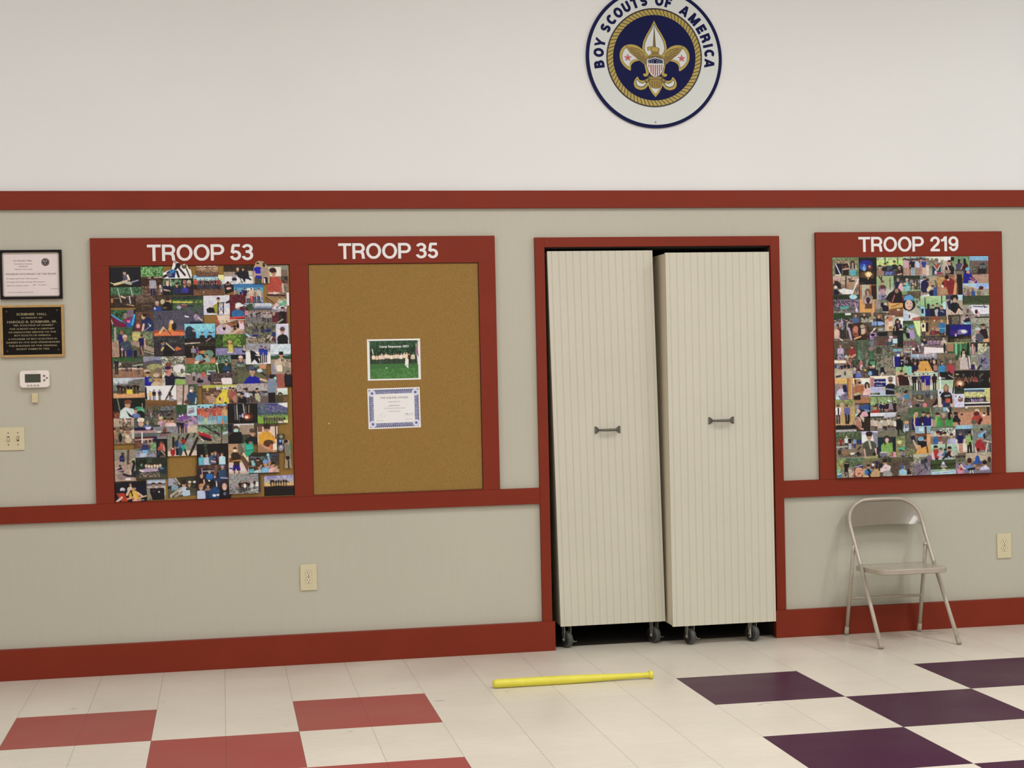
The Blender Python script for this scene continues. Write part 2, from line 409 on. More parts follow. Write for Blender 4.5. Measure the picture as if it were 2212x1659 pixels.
# red trim
TR = -.022
def trim(name, *boxes, bev=.0015):
    bm = bmesh.new()
    for b in boxes: box(bm, *b, bev=bev)
    return struct(obj(name, bm, 'red'))
trim('trim_1', (X0, X1, TR, 0, 2.353, 2.446))
trim('trim_2', (X0, 1.972, TR, 0, .783, .868))
trim('trim_3', (3.334, X1, TR, 0, .764, .857))
trim('trim_4', (1.972, OX0+.002, -.024, .0, .15, 2.197))
trim('trim_5', (OX1-.002, 3.334, -.024, .0, .147, 2.197))
trim('trim_6', (OX0+.002, OX1-.002, -.024, .0, OZ, 2.197))
bm = bmesh.new()
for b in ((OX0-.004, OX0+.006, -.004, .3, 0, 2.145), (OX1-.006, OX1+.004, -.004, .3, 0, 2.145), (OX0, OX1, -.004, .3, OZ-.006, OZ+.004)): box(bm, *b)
struct(obj('trim_7', bm, 'recess'))  # jamb lining in the recess tone, its shade painted in
trim('baseboard_left', (X0, 2.037, -.034, 0, .0, .155))
trim('baseboard_right', (3.27, X1, -.034, 0, .0, .149))

# ---------------------------------------------------------------- bulletin boards
BF = -.024                                                  # front of the red boards
def board_frame(name, label, rects, parent):
    bm = bmesh.new()
    for x0, x1, z0, z1 in rects: box(bm, x0, x1, BF, -.0005, z0, z1, bev=.001)
    return obj('frame', bm, 'red', parent)
bb = thing('bulletin_board', 'wide red framed double cork board left of the tall cabinets', 'bulletin board', (.722, 0, .868))
def under(o, root):                                         # keep world coordinates under an Empty
    o.parent = root; o.matrix_parent_inverse = Matrix.Translation(root.location).inverted(); return o
under(board_frame('frame', '', [(-.313, 1.757, 2.0675, 2.208), (-.313, -.222, .868, 2.0675), (.681, .776, .868, 2.0675), (1.667, 1.757, .868, 2.0675),
                        (-.222, .681, .868, .8725), (.776, 1.667, .868, .8725)], None), bb)
for x0, x1, lab in ((-.222, .681, 'cork panel mostly hidden by photos'), (.776, 1.667, 'bare brown cork panel')):
    bm = bmesh.new(); box(bm, x0+.002, x1-.002, -.015, -.0005, .8735, 2.0655)
    c = under(obj('cork_panel', bm, 'cork'), bb); c['label'] = lab
    bm = bmesh.new()
    for b in ((x0, x0+.003, .873, 2.067), (x1-.003, x1, .873, 2.067), (x0, x1, 2.0645, 2.0675), (x0, x1, .8722, .8745)): box(bm, b[0], b[1], -.0152, -.001, b[2], b[3])
    under(obj('shadow_gap', bm, 'slot'), bb)
def lettering(word, x0, x1, z0, z1, root, lab, s=.165, space=.3, gap=.06):
    items, kx = word_layout(word, x0, x1, s, gap, space)
    for ch, a in items:                                      # stick-on letters, one by one
        under(obj('letter', letter_mesh(ch, s, lambda x, z: (x0+(a+x)*kx, z0+z*(z1-z0)), BF, BF-.0012), 'letter'), root)['label'] = f'white letter {ch} of {word}' 
lettering('TROOP 53', -.033, .497, 2.090, 2.173, bb, 'white letters reading TROOP 53')
lettering('TROOP 35', .933, 1.453, 2.0915, 2.173, bb, 'white letters reading TROOP 35')
b3 = thing('bulletin_board', 'narrow red framed board packed with photos above the folding chair', 'bulletin board', (4.095, 0, .857))
under(board_frame('frame', '', [(3.545, 4.648, 2.078, 2.215), (3.545, 3.637, .857, 2.078), (4.560, 4.648, .857, 2.078), (3.637, 4.56, .857, .863)], None), b3)
bm = bmesh.new(); box(bm, 3.638, 4.559, BF+.002, -.0005, .8635, 2.0775); under(obj('backing_panel', bm, 'backing'), b3)
lettering('TROOP 219', 3.792, 4.382, 2.105, 2.188, b3, 'white letters reading TROOP 219', space=.42)

# ---------------------------------------------------------------- printed photographs
CROPS = {'L1': (230, 560, .9494), 'L2': (430, 555, .9494), 'L3': (230, 690, .9494), 'L4': (430, 685, .9494), 'L5': (235, 815, .9494), 'L6': (430, 815, .9494),
         'L7': (240, 945, .9494), 'L8': (430, 945, .9494), 'R1': (1795, 545, .8363), 'R2': (1965, 545, .8363), 'R3': (1795, 655, .8363), 'R4': (1965, 655, .8363),
         'R5': (1795, 765, .8363), 'R6': (1965, 765, .8363), 'R7': (1795, 870, 1.0249), 'R8': (1965, 870, 1.0249)}
PRINTS = r"""
L1|8,18,78,63|photo of a kayaker in white against black water at night|b 112;n 223 .4 4;r 8 58 78 63 321;l 55 55 78 52 9 124;l 9 53 18 57 1.5 edb;l 18 57 40 52 5 dc9;l 39 51 54 55 7 bba;e 42 42 4.5 8 667;l 48 37 51 46 4.5 edc;l 50 46 40 51 2.5 dba;e 41 31 3.3 5 ca9;e 41 27.5 3.3 2.5 421;l 58 52 72 48 2 bbc
L1|78,15,130,92|photo of a boy in a grey shirt standing in a leafy camp|b 585 39 643;n 363 .7 5 78 15 130 40;n 9c8 .35 3 78 15 130 40;n 321 .7 4 78 42 130 62;n 987 .3 5 78 60 130 92;l 95 43 128 41 2 cba;p 105 41 48 aab 226 321;e 105 43 3.5 4 321;e 122 62 2 4 dcd;r 122 68 126 75 cbc
L1|8,63,81,110|photo of birch trunks and a camp beside a lake|b 464 80 543;n 353 .7 5 8 63 81 82;n 697 .3 4 8 63 81 82;n 321 .6 4 8 86 81 110;l 26 67 33 98 1.6 cdc;l 55 64 59 82 1.6 cdc;l 9 90 80 82 2.5 876;l 34 84 42 88 3 dcb;l 52 85 54 100 2.5 ccd;l 65 84 67 98 3 112;r 70 97 80 101 ecb;l 46 103 62 106 2 ca8;e 12 94 3 5 b84
L1|128,44,197,82|photo of campers in blue and purple seated in woods|b 353;n 121 .6 4;n 8a8 .35 4 128 44 170 60;l 147 45 146 62 1.6 dec;h 139 53 4 225 cba 70;e 139 57 3 4 ecb;l 131 69 143 72 3 cb9;r 131 72 143 82 213;h 160 58 4 336 223 80;h 188 54 5.5 324 bba 82;e 187 58 4 4 a76;h 178 59 4 44a 543 76;e 178 52 4 5 b77
L1|t 128 44 128 31 148 22 153 5 158 4 165 8 170 14 178 10 184 14 187 22 192 24 194 36 193 44|cut-out photo of children tumbling over each other in snow|b eef;l 129 40 150 30 6 223;t 037 141 42 136 30 148 22 158 26 155 42;e 143 35 6 4 778;e 149 28 6 4 28b;l 148 30 155 24 3 48b;l 162 15 157 22 6 211;e 163 14 6 6 211;e 157 7 3 3 b98;l 165 20 178 36 5 433;l 160 28 164 40 5 112;e 177 16 6 6 664;e 176 12 3 2.5 dba;l 182 22 190 42 3.5 554;l 187 25 188 30 2 eec
L1|66,82,151,131|photo of a boy in blue beside a man in a black hoodie|b 654;n 432 .6 4;n 876 .4 5 66 82 110 100;l 82 104 102 106 2 765;l 90 123 105 124 1.5 876;h 115 101 5 25a cba 128;e 112 108 4 3 234;e 128 97 5 6 cb9;e 110 112 2 3 dde;h 140 95 5 211 432 129;e 138 112 12 15 211;r 128 109 137 113 764;e 146 96 2 4 cb6
L1|150,83,221,132|photo of a person lying on a striped green lawn|b 233 92 584 95 9a4 100 575 108 575 112 464;n 454 .5 5;l 152 97 195 98 3 cc5;l 165 106 190 108 5 845;e 165 109 5 4 aac;l 185 107 198 108 5 334;l 172 103 182 104 2 c87
L1|176,108,222,152|photo of a paddler in a dark boat on blue-grey water|b 464 118 556;n 667 .4 4;l 178 129 186 131 3 eee;e 205 133 7 6 98a;l 200 130 206 124 3 cab;e 206 122 2.5 3.5 542;l 208 133 217 139 3.5 cba;r 189 142 218 152 114
L3|9,-22,68,20|photo of a red and blue hammock under green leaves|b 232;n 585 .5 4;r 48 -22 62 -5 878;r 62 -22 68 20 122;e 43 -8 5 7 988;t 26b 10 -12 36 6 46 10 62 -8 64 -10 65 8 56 18 44 18;t 814 10 -8 30 4 46 12 44 19 22 17 12 6;t 927 36 2 46 -2 58 -6 52 6 44 7;e 50 5 4 3 d8a;l 10 -12 34 4 3 5ad;l 64 -10 58 12 4 4bd;e 20 10 8 5 725;l 10 0 14 10 2 ccb
L3|66,-17,110,30|photo of a person bending in a navy jacket|b 754;n 543 .5 4;n 865 .4 4 66 -17 80 0;t 236 80 -2 96 -6 108 6 108 28 88 28 80 10;n 347 .4 4 80 0 108 28;e 84 -6 4.5 6 ca8;e 87 -10 5 4 321;l 95 10 100 14 2 9ab;l 86 26 100 15 2 99a;e 99 14 2 2 ddc
L3|t 56 30 57 20 64 16 66 8 72 6 78 9 80 16 84 8 87 10 86 24 80 30|cut-out photo of a red-haired child waving|b 245;e 72 14 6.5 8 943;e 72 15 4 5 daa;t 734 64 22 72 20 80 22 80 30 64 30;l 82 26 85 12 5 dba;l 58 26 64 19 5 245
L3|107,-20,178,38|photo of a person in a yellow vest on an orange kayak|b 667 25 b52 34 d74 38;n 556 .4 4 107 -20 178 22;l 119 -10 125 0 2.5 334;t d85 108 32 140 26 177 30 177 36 108 36;l 121 30 130 18 5 db8;l 130 19 142 29 3 dba;t da3 143 6 152 8 150 24 140 26;e 152 16 4 11 231;e 155 16 4 9 322;e 148 6 4.5 4.5 dca;l 137 29 150 26 5 d84;l 128 12 146 34 1.6 321
L3|9,18,60,86|photo of a bald man in denim by a blue-vested man|b 575 36 786 52 b98;n 354 .5 4 9 18 60 48;n 987 .4 4 9 52 60 86;l 20 20 20 50 5 aa9;p 35 25 62 237 223 542;e 35 30 4 5 a75;h 42 42 6 456 dba 60;t 456 38 54 46 48 55 52 59 70 46 72 34 70;r 44 70 60 86 237;l 48 58 36 68 4 567;e 35 68 3 2.5 cab
L3|58,27,109,86|photo of a boy in a navy shirt by a fallen log|b 898 45 776;n 9a7 .5 4 58 27 109 60;n 554 .5 4;e 68 38 10 12 ba6;n cc8 .5 3 60 30 78 50;l 62 54 106 70 10 a98;l 84 72 108 79 1.5 cba;r 61 70 69 86 224;p 80 35 45 226 311 321;l 87 44 88 62 2.5 dba;l 79 65 83 80 4 a87
L3|108,38,179,84|photo of a boy leaning out of a dark boat, orange reflection|b 343 50 444 62 544;n 666 .4 5 108 38 179 56;n 334 .4 5;t 112 129 69 158 70 148 83 129 83;t 457 124 58 134 54 140 60 134 66 124 64;t 222 130 60 140 56 150 68 130 70;l 136 54 154 70 3 cb9;e 128 54 4 4.5 a86;e 126 50 3.5 3 221;l 125 70 129 64 4 cb7;t c74 156 66 160 62 172 68 158 72
L4|-33,15,37,60|photo of silhouettes in boats under a turquoise sky|b 8cd 30 6bd 48 423;n 9de .4 6 -33 15 37 40;e -22 34 10 14 245;n 234 .6 4 -33 40 -10 60;h -13 29 3 334 223 50;h 7 37 3 234 223 50;h 24 37 3 224 223 50;l 26 37 34 35 2 235;l -33 52 37 50 6 322;l 16 55 26 48 1.5 bba
L4|-32,57,39,107|photo of boys in blue in front of an orange tent|b 332 66 111 92 a75;n 554 .5 3 -32 57 39 66;l -32 60 2 58 2 dcb;n 322 .6 4 -32 62 39 80;p -13 66 28 99a 665 dcb;p -4 68 26 647 a87 a87;e 10 80 9 4 c84;e 22 84 11 9 798;h 18 88 3.5 8bb 321 102;e 2 92 6 7 7ab;e -4 94 5 6 8bc;r -10 100 0 107 ecb;l 0 105 12 100 5 512;r 26 96 39 105 c86;l 8 105 26 104 3 b85
L3|12,86,86,133|photo of boys at a camp table beside a hedge|b 474 95 665 112 a86;n 363 .5 4 12 86 60 96;n 555 .5 4 60 86 86 112;n 976 .4 4 12 112 86 133;l 28 112 66 112 3 dcb;n 423 .6 3 34 100 58 118;p 23 88 37 234 224 112;r 29 98 34 104 ccb;p 73 100 26 214 456 213;l 60 106 85 103 1.5 cdc;l 60 113 85 113 2 dcb
L3|84,84,133,155|photo of two boys with a cap under a blue hillside sky|b 9bd 92 668 102 665 112 985;n 665 .5 4 84 95 133 115;t 99a 84 84 131 84 131 88 84 97;e 110 108 18 7 aa7;h 93 122 6 22a a76 155;e 92 117 8 3.5 cba;e 94 121 6 2.5 433;e 118 116 8 6 876;h 113 134 6 cb9 432 155;e 113 127 7 5 cba;h 126 136 7 b98 654 155;r 96 134 104 142 9a6
L3|126,84,181,155|photo of a boy in purple sunglasses beside a white bush|b 887;n ddc .55 4;n 554 .4 4 126 84 181 120;t 224 132 128 150 120 158 136 154 155 134 155;e 141 114 8 15 c98;e 141 103 7 5 854;e 140 110 8 4 416;e 137 119 4 3 a76;l 152 132 178 134 5 224;e 166 112 14 10 ddd;e 172 118 4 6 776;t 9b6 156 136 180 138 180 155 154 155
L4|-31,106,41,158|photo of a white car and people in red behind a hedge|b 474 120 575 130 988;n 363 .6 4 -31 106 41 122;n 8a7 .35 3 -31 106 41 122;r 18 122 40 132 cdd;r 20 124 38 128 445;l 18 133 40 132 2 222;p 10 122 28 c65 98a 542;p 0 124 26 99a 224 432;p -12 122 22 aab 334 543;l -31 128 -20 130 3 dcc;e 24 140 5 6 324;e 2 146 8 4 112
L4|38,85,75,155|photo of a boy in a blue jacket among dark trees|b 353;n 232 .6 4;n 9ba .4 3 38 85 75 105;l 41 107 45 130 1.6 cc8;l 44 128 46 142 5 db8;e 40 105 4 2 dec;h 62 105 4 257 234 124;r 52 122 74 140 333;e 66 132 5 8 bac;e 67 132 2 3 334;r 51 140 75 155 edd;e 78 130 6 5 ba8
L4|73,85,113,140|photo of a white-haired man in a denim jacket writing|b 111 96 765;n 987 .4 4 73 96 113 110;h 95 94 5.5 457 dcc 115;l 88 110 106 112 6 457;l 88 116 106 111 2.5 cba;r 73 112 90 124 887;e 90 126 5 3 eee;r 80 125 113 140 766;n 443 .4 4 73 112 113 140;r 104 96 111 106 8ac
L4|86,105,155,155|photo of a boy in a blue cap before a green mountain|b 9a9 112 564 120 775;t 8a9 118 105 142 105 128 115;t 343 104 105 118 105 134 120 110 125;n 665 .4 4;r 138 108 153 118 c97;h 121 125 7 12a ca9 155;t 12a 100 150 108 140 136 138 142 155 98 155;e 120 117 7 5 568;e 126 120 8 2 345;l 140 142 154 146 5 dba;l 132 120 152 134 3 112;e 138 122 6 4 cde
L4|t 37 -14 70 -16 104 -16 105 40 38 40|photo of masked people around a white sheet by wood paneling|b b74 8 a75 24 ba9;t dcb 39 -14 104 -14 104 2 46 17;n 754 .4 4 38 8 105 24;l 40 0 46 20 2 b53;e 56 28 18 12 cbc;h 57 22 4.5 dcd ba9 30;t 111 52 23 61 23 59 30 55 30;e 70 34 8 6 ccb;h 80 24 4 a98 211 36;e 81 27 3.5 2.5 221;t ecd 90 8 100 10 105 28 92 28;e 88 20 3 6 211;e 96 10 4 5 c98;l 76 38 90 28 4 db9;l 88 36 104 34 5 b98
L2|10,87,74,132|photo of a child in a yellow jacket in snow by a fence|b ddd;n cce .4 6;t 812 70 87 74 87 74 132 74 105 62 106 70 96;l 63 104 72 101 5 322;h 44 97 4.5 aa2 334 110;t aa2 30 112 40 106 44 130 34 128;t 111 16 118 24 114 34 116 36 128 18 127;l 43 104 43 131 3 321;l 55 106 55 129 2.5 222;l 42 105 58 104 2 332;l 44 128 56 108 1.2 333;l 44 110 56 128 1.2 333
L2|56,20,125,62|photo of children in dark coats throwing snow|b 543 34 a98 44 eee;n 321 .5 4 56 20 125 34;r 57 34 74 40 a98;r 110 32 124 42 ccb;h 88 29 3.5 335 cba 40;h 100 27 3.5 224 432 42;t 223 84 34 112 32 114 46 118 53 106 50 104 60 98 50 88 46;l 106 44 117 52 4 224;t aab 74 44 80 38 86 48 78 56;e 80 51 6 4 223;l 66 60 80 54 2.5 99a;l 92 46 98 60 2 112;l 100 56 90 60 1.5 445;l 76 60 84 56 1.5 8ac
L2|t 55 84 55 72 50 70 58 62 66 54 70 58 74 62 80 66 80 78 62 84|cut-out photo of a child sitting in a dark canoe|b 321;t ccb 50 70 57 66 58 84 55 84;e 66 62 5 6 988;e 65 58 3 4 321;l 58 68 72 66 6 422;e 68 72 6 3 dbb;t 311 57 78 79 70 80 78 60 84;l 74 64 84 68 3 334
L2|-13,41,57,88|photo of a row of campers standing on a beach|b 8bd 48 bdd 56 cdc 62 667 72 864;t ee9 42 41 57 41 57 52 46 52;n 754 .4 4 -13 72 57 88;c -11 48 51 23 13 334,633,446,225,843,445,334 334;p 44 49 26 a32 322 421;p -8 49 25 c53 311 321;e 10 80 1.5 1.2 dcc
L2|-6,18,43,45|photo of scouts behind brown and white striped boards|b 643;l -6 21 42 21 3 ecb;l -6 26 42 26 2.5 dca;l 30 32 42 33 3 dca;c -2 40 19 26 5 a86,b97,986 865;n 865 .4 3 -6 30 42 45
L2|79,61,146,105|photo of scouts in tan shirts with red shorts under blue sky|b 48b 70 6ac 85 9ac;t def 108 72 122 70 130 78 120 90 108 88;c 84 140 74 34 5 b98,226,cba,987 334;p 104 70 36 226 a98 543;p 119 71 34 cba c23 543;p 136 71 34 bba 223 654;p 86 78 26 776 654 321;l 137 80 142 102 2 bcd;n 776 .3 4 80 98 146 105
L2|154,19,203,92|photo of a boy in a salmon shirt at a workbench|b 998 30 dcb 44 987;r 156 23 187 44 edc;r 187 30 202 44 876;r 187 44 202 60 322;n 765 .4 4 187 44 202 86;l 152 86 194 88 4 522;h 170 36 7.5 b54 421 80;t b54 162 46 182 46 191 60 186 66 184 80 162 80 160 62;e 168 30 8 6 421;l 190 62 191 80 4 cba;l 158 82 180 82 3 dba;e 172 82 5 3 dcc
L2|t 124 60 124 24 130 12 136 9 146 10 152 16 158 26 160 40 160 60|cut-out photo of two men, one in bright blue, arms around each other|b ba8;h 134 17 4 22b 532 45;r 125 24 142 46 22b;l 126 40 140 40 4 ca9;l 126 34 126 44 4 ca9;r 126 46 142 60 554;r 132 44 143 50 33a;h 148 18 4 a99 543 44;r 142 24 157 44 a98;e 148 20 3 3 222;r 146 46 156 60 323;l 148 50 149 60 3 edd
L2|70,86,106,144|photo of a child in a white sun hat and blue shirt|b 512;n 834 .5 4;h 88 114 6 48b ca9 138;t 37a 74 124 86 118 102 124 104 136 74 136;l 84 114 100 110 4 dee;e 90 109 7 5 dee;t d43 71 137 104 135 104 138 71 142;r 70 142 106 144 edc
L2|104,105,179,150|photo of a crowd by a lake with a striped flag|b bcd 112 9ab 116 667 122 a98;e 116 114 8 8 564;n 454 .5 3 104 106 126 120;n dcc .4 4 126 105 165 112;c 108 174 123 25 12 334,99a,445,aab,223 556;n 888 .5 4 104 130 179 150;r 105 122 111 132 d9a;l 106 114 110 120 3 112;l 105 124 111 128 1 c45;c 145 168 128 20 5 99a,ba9 334
L2|t 150 92 156 90 178 92 184 88 200 96 200 116 172 118 166 108|cut-out photo of a person with a green tarp and pole|b a85;l 152 91 178 112 2 211;t 5a9 180 106 198 97 199 108 184 112;n 9ca .4 3 180 96 200 112;h 184 94 3 cba 321 104;e 176 110 5 5 dbb;r 184 112 200 116 eee
L2|166,112,200,151|photo of a dark-haired boy at a table by a lake|b def 118 abc 125 523;n 834 .4 4;h 190 118 4 211 321 140;t 211 182 130 190 124 198 128 197 151 180 151;e 184 136 4 5 432;l 178 150 190 142 3 aa9;e 170 128 3 6 a98
L2|199,81,205,111|narrow white edge of a photo at the right end|b edd;l 200 82 200 92 1 cba
L4|104,12,176,62|photo of hikers resting on grey rocks, one in purple|b 776;n 998 .5 4;n 554 .4 4;l 112 15 114 20 1.5 dcd;l 116 15 119 20 1.5 dcd;e 130 30 7 4 556;e 131 24 2.5 3 432;e 145 30 5 7 446;e 144 23 3 3 221;e 157 31 7 4 237;e 128 42 8 3 338;l 106 38 116 44 4 ace;l 112 45 128 46 2 cba;t 634 160 50 168 46 175 50 175 58;l 155 48 160 42 2.5 dbb;l 162 52 168 42 2.5 ecb;e 170 40 5 6 347;l 152 56 158 50 3 211;n ba9 .5 3 106 48 150 60
L4|175,15,204,62|photo of a boy in a black jacket before white snow|b cce;n ddf .3 5;h 190 32 6 112 543 62;e 190 27 6 5 654;t 112 182 44 190 38 200 42 200 62 180 62
L4|37,39,107,86|photo of a person in a yellow vest by green trees|b 462 66 453 70 88a 86;n 573 .6 5 37 40 107 68;n 232 .5 4 37 40 55 70;n 9b4 .3 4 55 40 95 66;n 99c .4 5 37 71 107 86;e 71 62 5 8 a64;e 70 56 4 4 ca7;r 66 62 77 79 cb6;e 71 73 4 6 cc4;l 65 80 76 80 3 dcb;l 78 72 82 80 1.5 654;r 97 76 110 81 312;l 102 66 103 76 3 cb9;l 88 65 96 66 1.5 cc9
L4|106,60,177,107|photo of people in blue coats walking in snow|b 999 74 bbb 79 eee;n aab .4 5 106 60 177 76;t 112 116 74 126 78 136 88 140 90 138 95 134 92 138 104 134 106 126 96 118 105 117 90;l 128 86 137 88 1.5 eee;p 142 65 40 24a 433 237;p 151 68 36 24a 224 124;p 170 69 36 bb4 311 322;p 160 71 10 668 556 334
L4|163,61,210,132|photo of a scout in tan with a black cap outdoors|b bcd 84 9ab 88 464 96 a98;n dee .5 5 163 61 210 84;n 353 .5 3 174 84 210 96;h 187 86 5.5 cba 332 110;e 187 82 5.5 4 111;t cba 174 98 184 94 192 98 190 124 176 124 170 110;t edc 176 110 190 108 188 124 178 124;l 188 96 190 110 2.5 322;c 192 208 98 30 3 ba9,a98 887;r 164 108 172 128 99a
L6|155,-7,202,59|photo of a masked man in a grey shirt near a white car|b 755 22 a76 30 876;r 178 -7 196 24 a65;r 176 25 201 40 cdc;r 177 25 200 31 dee;e 184 40 5.5 6 222;e 184 41 2.5 3 ccc;r 172 40 201 58 653;r 190 44 201 58 864;n 454 .4 3 172 42 192 58;p 165 -4 75 89a 211 222;r 157 4 176 36 89a;e 167 -4 6 5 223;e 174 2 3 3 9dd;l 158 36 172 36 3 322;r 157 36 171 58 211
L6|t 195 22 194 -2 197 -12 204 -16 209 -8 212 4 211 22|cut-out photo of a person in a dark puffer jacket|b 112;e 203 -11 5 5 987;e 203 -15 5 3 543;e 199 13 2 2.5 eed;e 209 13 2 2.5 eed;t 223 196 -4 210 -4 211 16 196 18
L6|26,-10,88,26|photo of a white pail on a dark folding table|b 766 16 556 20 889;n 433 .5 4;e 24 6 4 7 213;t edd 50 4 54 1 72 1 75 4 75 16 53 16;l 28 19 86 18 2 88a;l 34 12 50 12 2 ca9;r 76 -4 88 12 665
L6|8,17,88,63|photo of children around a bright yellow table|b bb5 24 543;n 865 .6 4 8 26 88 63;n ddd .5 3 40 20 88 28;n a87 .4 3 8 34 50 60;t dc3 48 37 66 37 68 60 30 60;t dc3 52 28 66 28 66 40 50 40;r 17 18 22 30 bb6;h 71 27 3.5 a76 211 45;h 78 28 3.5 a65 211 50;e 82 50 6 8 b87;h 20 42 5 975 654 60;h 30 38 4 b98 543 58;e 51 52 4 4 da8;e 47 49 2 4 432;e 60 58 4 1.5 332
L6|86,14,156,61|photo of boys sitting on a grey wooden deck|b a99 32 333 36 776;n bbb .4 5 86 14 156 32;l 88 38 156 40 5 bba;l 140 36 156 44 6 889;r 88 44 156 60 766;n 222 .4 4 88 44 130 58;h 103 28 3.5 aac 543 44;t ccd 104 36 112 34 116 44 108 46;e 108 27 3.5 4 432;h 98 40 5 112 332 58;t 112 98 42 108 46 106 60 98 58;h 132 29 4 524 211 44;t bb9 126 38 136 36 140 46 138 58 128 50;e 124 36 3 6 223
L5|10,1,82,48|photo of a group behind a yellow banner below a mountain|b bbc 10 aab 16 788 30 665 36 ca7;n cdd .4 5 10 1 50 14;t 777 44 10 62 5 82 4 82 32 50 30;n 887 .3 5 50 8 82 32;c 22 66 15 26 7 222,311,232,213,332 432;n 542 .5 3 20 26 68 40;r 40 28 54 40 dc3;r 10 38 82 48 da7;e 76 44 1.5 1 532
L5|82,19,156,68|photo of silhouettes on a ridge against white sky|b dde 52 863;n eee .3 6 82 19 156 50;t 311 145 19 150 19 132 50 126 54;t 211 82 20 86 20 88 50 82 50;n 754 .4 4 82 54 156 68;p 94 31 23 db5 622 432;p 103 28 26 211 211 211;p 116 28 26 545 434 433;p 139 31 22 322 211 211;h 143 45 3 99a 654 54;t 863 82 50 126 53 156 56 156 60 82 58
L5|10,47,83,94|photo of a smiling boy in a grey hoodie with a green tent|b 111;n 232 .4 4;l 20 48 25 75 2.5 887;e 68 72 9 5 4a8;l 76 60 77 76 1.6 bba;t 7b9 70 74 80 72 82 82;h 43 62 8 cdd 754 94;t cdd 26 76 36 68 56 72 60 88 50 92 24 92;e 44 56 8.5 5 854;h 61 76 5 78b 665 94;t 223 38 74 46 90 58 92 50 86;n a64 .5 4 10 78 24 92
L5|154,16,203,67|photo of a masked person in a blue jacket by a birch trunk|b 887;r 155 18 181 64 ba9;n cbb .5 3 156 18 180 62;l 171 18 168 62 3 543;r 181 16 203 64 454;n 787 .4 4 190 18 203 60;h 189 27 5.5 357 998 50;e 187 31 3.5 3 edd;t 357 180 44 188 36 197 40 199 58 178 58;l 198 48 197 60 2 eee;e 178 56 7 5 654;e 160 59 4 4 dcc
L5|82,66,156,117|photo of people seen from behind beside a dark lake|b 564 76 345 84 556 92 775;n 343 .5 4 82 68 118 92;n 89b .4 4 118 66 156 76;r 118 76 154 88 234;n 876 .4 4;l 96 80 97 104 1.8 cba;l 114 84 115 96 1.8 cab;h 119 94 4 cab cca 112;h 128 97 4 a88 211 112;h 136 98 4 dbb 654 114;h 144 98 4.5 ecc 332 116;r 102 108 116 116 443
L5|154,62,203,133|photo of a crowd near a sign beside a purple tent|b 464 80 667 92 98a 108 ba9;n 353 .6 4 154 62 178 84;r 179 64 201 88 bde;t 989 181 72 194 68 196 80 181 84;l 180 76 192 72 1.5 dde;t 85a 160 90 178 84 182 92 160 100;e 162 88 2 2 dde;e 168 86 2 2 ede;l 177 80 179 110 1.5 a57;c 157 186 98 34 4 345,213,86a,bab 334;l 190 90 200 100 6 b9b;r 178 110 202 130 cba
L6|-4,61,66,109|photo of a row of swimmers in red shirts and blue trunks|b 9cd 66 c65 72 854 98 bba;t 9cd -4 61 44 61 28 70 -4 70;n 436 .4 4 30 62 66 76;c 0 62 67 38 8 b54,c65,955,a66 8bc;r 40 98 66 108 c86;p 59 68 38 ca7 3ab ca7;p 46 68 38 c65 6bd 865;p 15 74 34 c76 bc9 432
L6|65,60,134,107|photo of a glowing campfire among white trunks at night|b 110;n 221 .4 5;l 81 64 82 96 1.2 889;l 86 62 87 96 1.8 bbb;l 101 62 104 90 2.2 bbc;l 107 66 107 88 1.2 987;l 114 64 113 90 1.5 a98;e 111 90 12 9 632;e 109 90 7 5 c75;e 108 91 3.5 3 fec;e 99 87 2 5 ccf;e 93 88 2 2 aac;l 92 88 91 100 1.5 778
L6|133,58,202,105|photo of a group on green grass below forested mountains|b 778 66 568 84 786 90 8b4;n 465 .5 4 133 60 202 88;t 559 150 60 186 60 198 68 198 74 160 80;n 889 .4 4 140 62 200 80;t eee 178 60 202 58 201 70 192 66;n 9b5 .4 4 133 86 202 96;c 148 194 90 16 9 333,232,444,554 332;n 665 .5 3 146 90 194 102;r 180 100 190 105 dcc;r 192 98 202 104 dda
L5|10,93,59,152|photo of scouts in tan gathered at a table|b ba9 112 987;n 765 .5 4 10 112 59 152;n 543 .5 4 24 94 52 116;l 36 93 40 102 3 ecc;h 13 120 4 a86 432 140;h 28 119 4 776 432 140;h 50 122 4.5 a98 543 140;h 36 122 4 ba8 432 134;t dcb 38 132 46 131 47 140 38 138;e 26 138 4 10 211;e 44 144 8 6 cb9;r 52 120 58 140 ccb
L5|58,92,103,121|photo of a white-haired child drawing at a desk|b 454;n 677 .4 4;h 73 100 7.5 215 dcb 121;e 73 97 8 5.5 edc;e 73 106 6 6 ca9;h 88 103 4 57a a87 118;l 60 117 80 118 6 215;r 84 113 96 119 dce;r 94 116 103 121 236
L5|101,112,157,141|photo of a kayaker in a red vest on grey water|b 888;n 99a .4 5;e 127 121 4.5 5 842;e 128 116 3 3.5 864;l 108 126 138 127 4 532;e 114 124 6 2.5 bcb;l 118 131 130 131 2 923;r 102 136 157 141 999
L7|54,-16,105,46|photo of a person in blue jeans by a red cabin window|b b99 -10 677 -2 633 8 754 24 776;l 55 5 100 3 2 dbb;l 71 -12 71 12 2.2 eee;r 74 4 94 16 cba;r 76 6 83 14 544;r 85 5 92 13 543;r 96 0 104 12 226;n 865 .4 4 55 10 100 20;l 57 31 104 29 4 899;n aac .4 4 56 32 104 46;h 77 15 5 358 567 30;r 71 16 84 28 347;t 8bd 71 29 84 28 82 38 72 38;e 98 18 7 7 586;n 9b8 .4 3 90 12 104 28;r 65 36 80 44 bcd
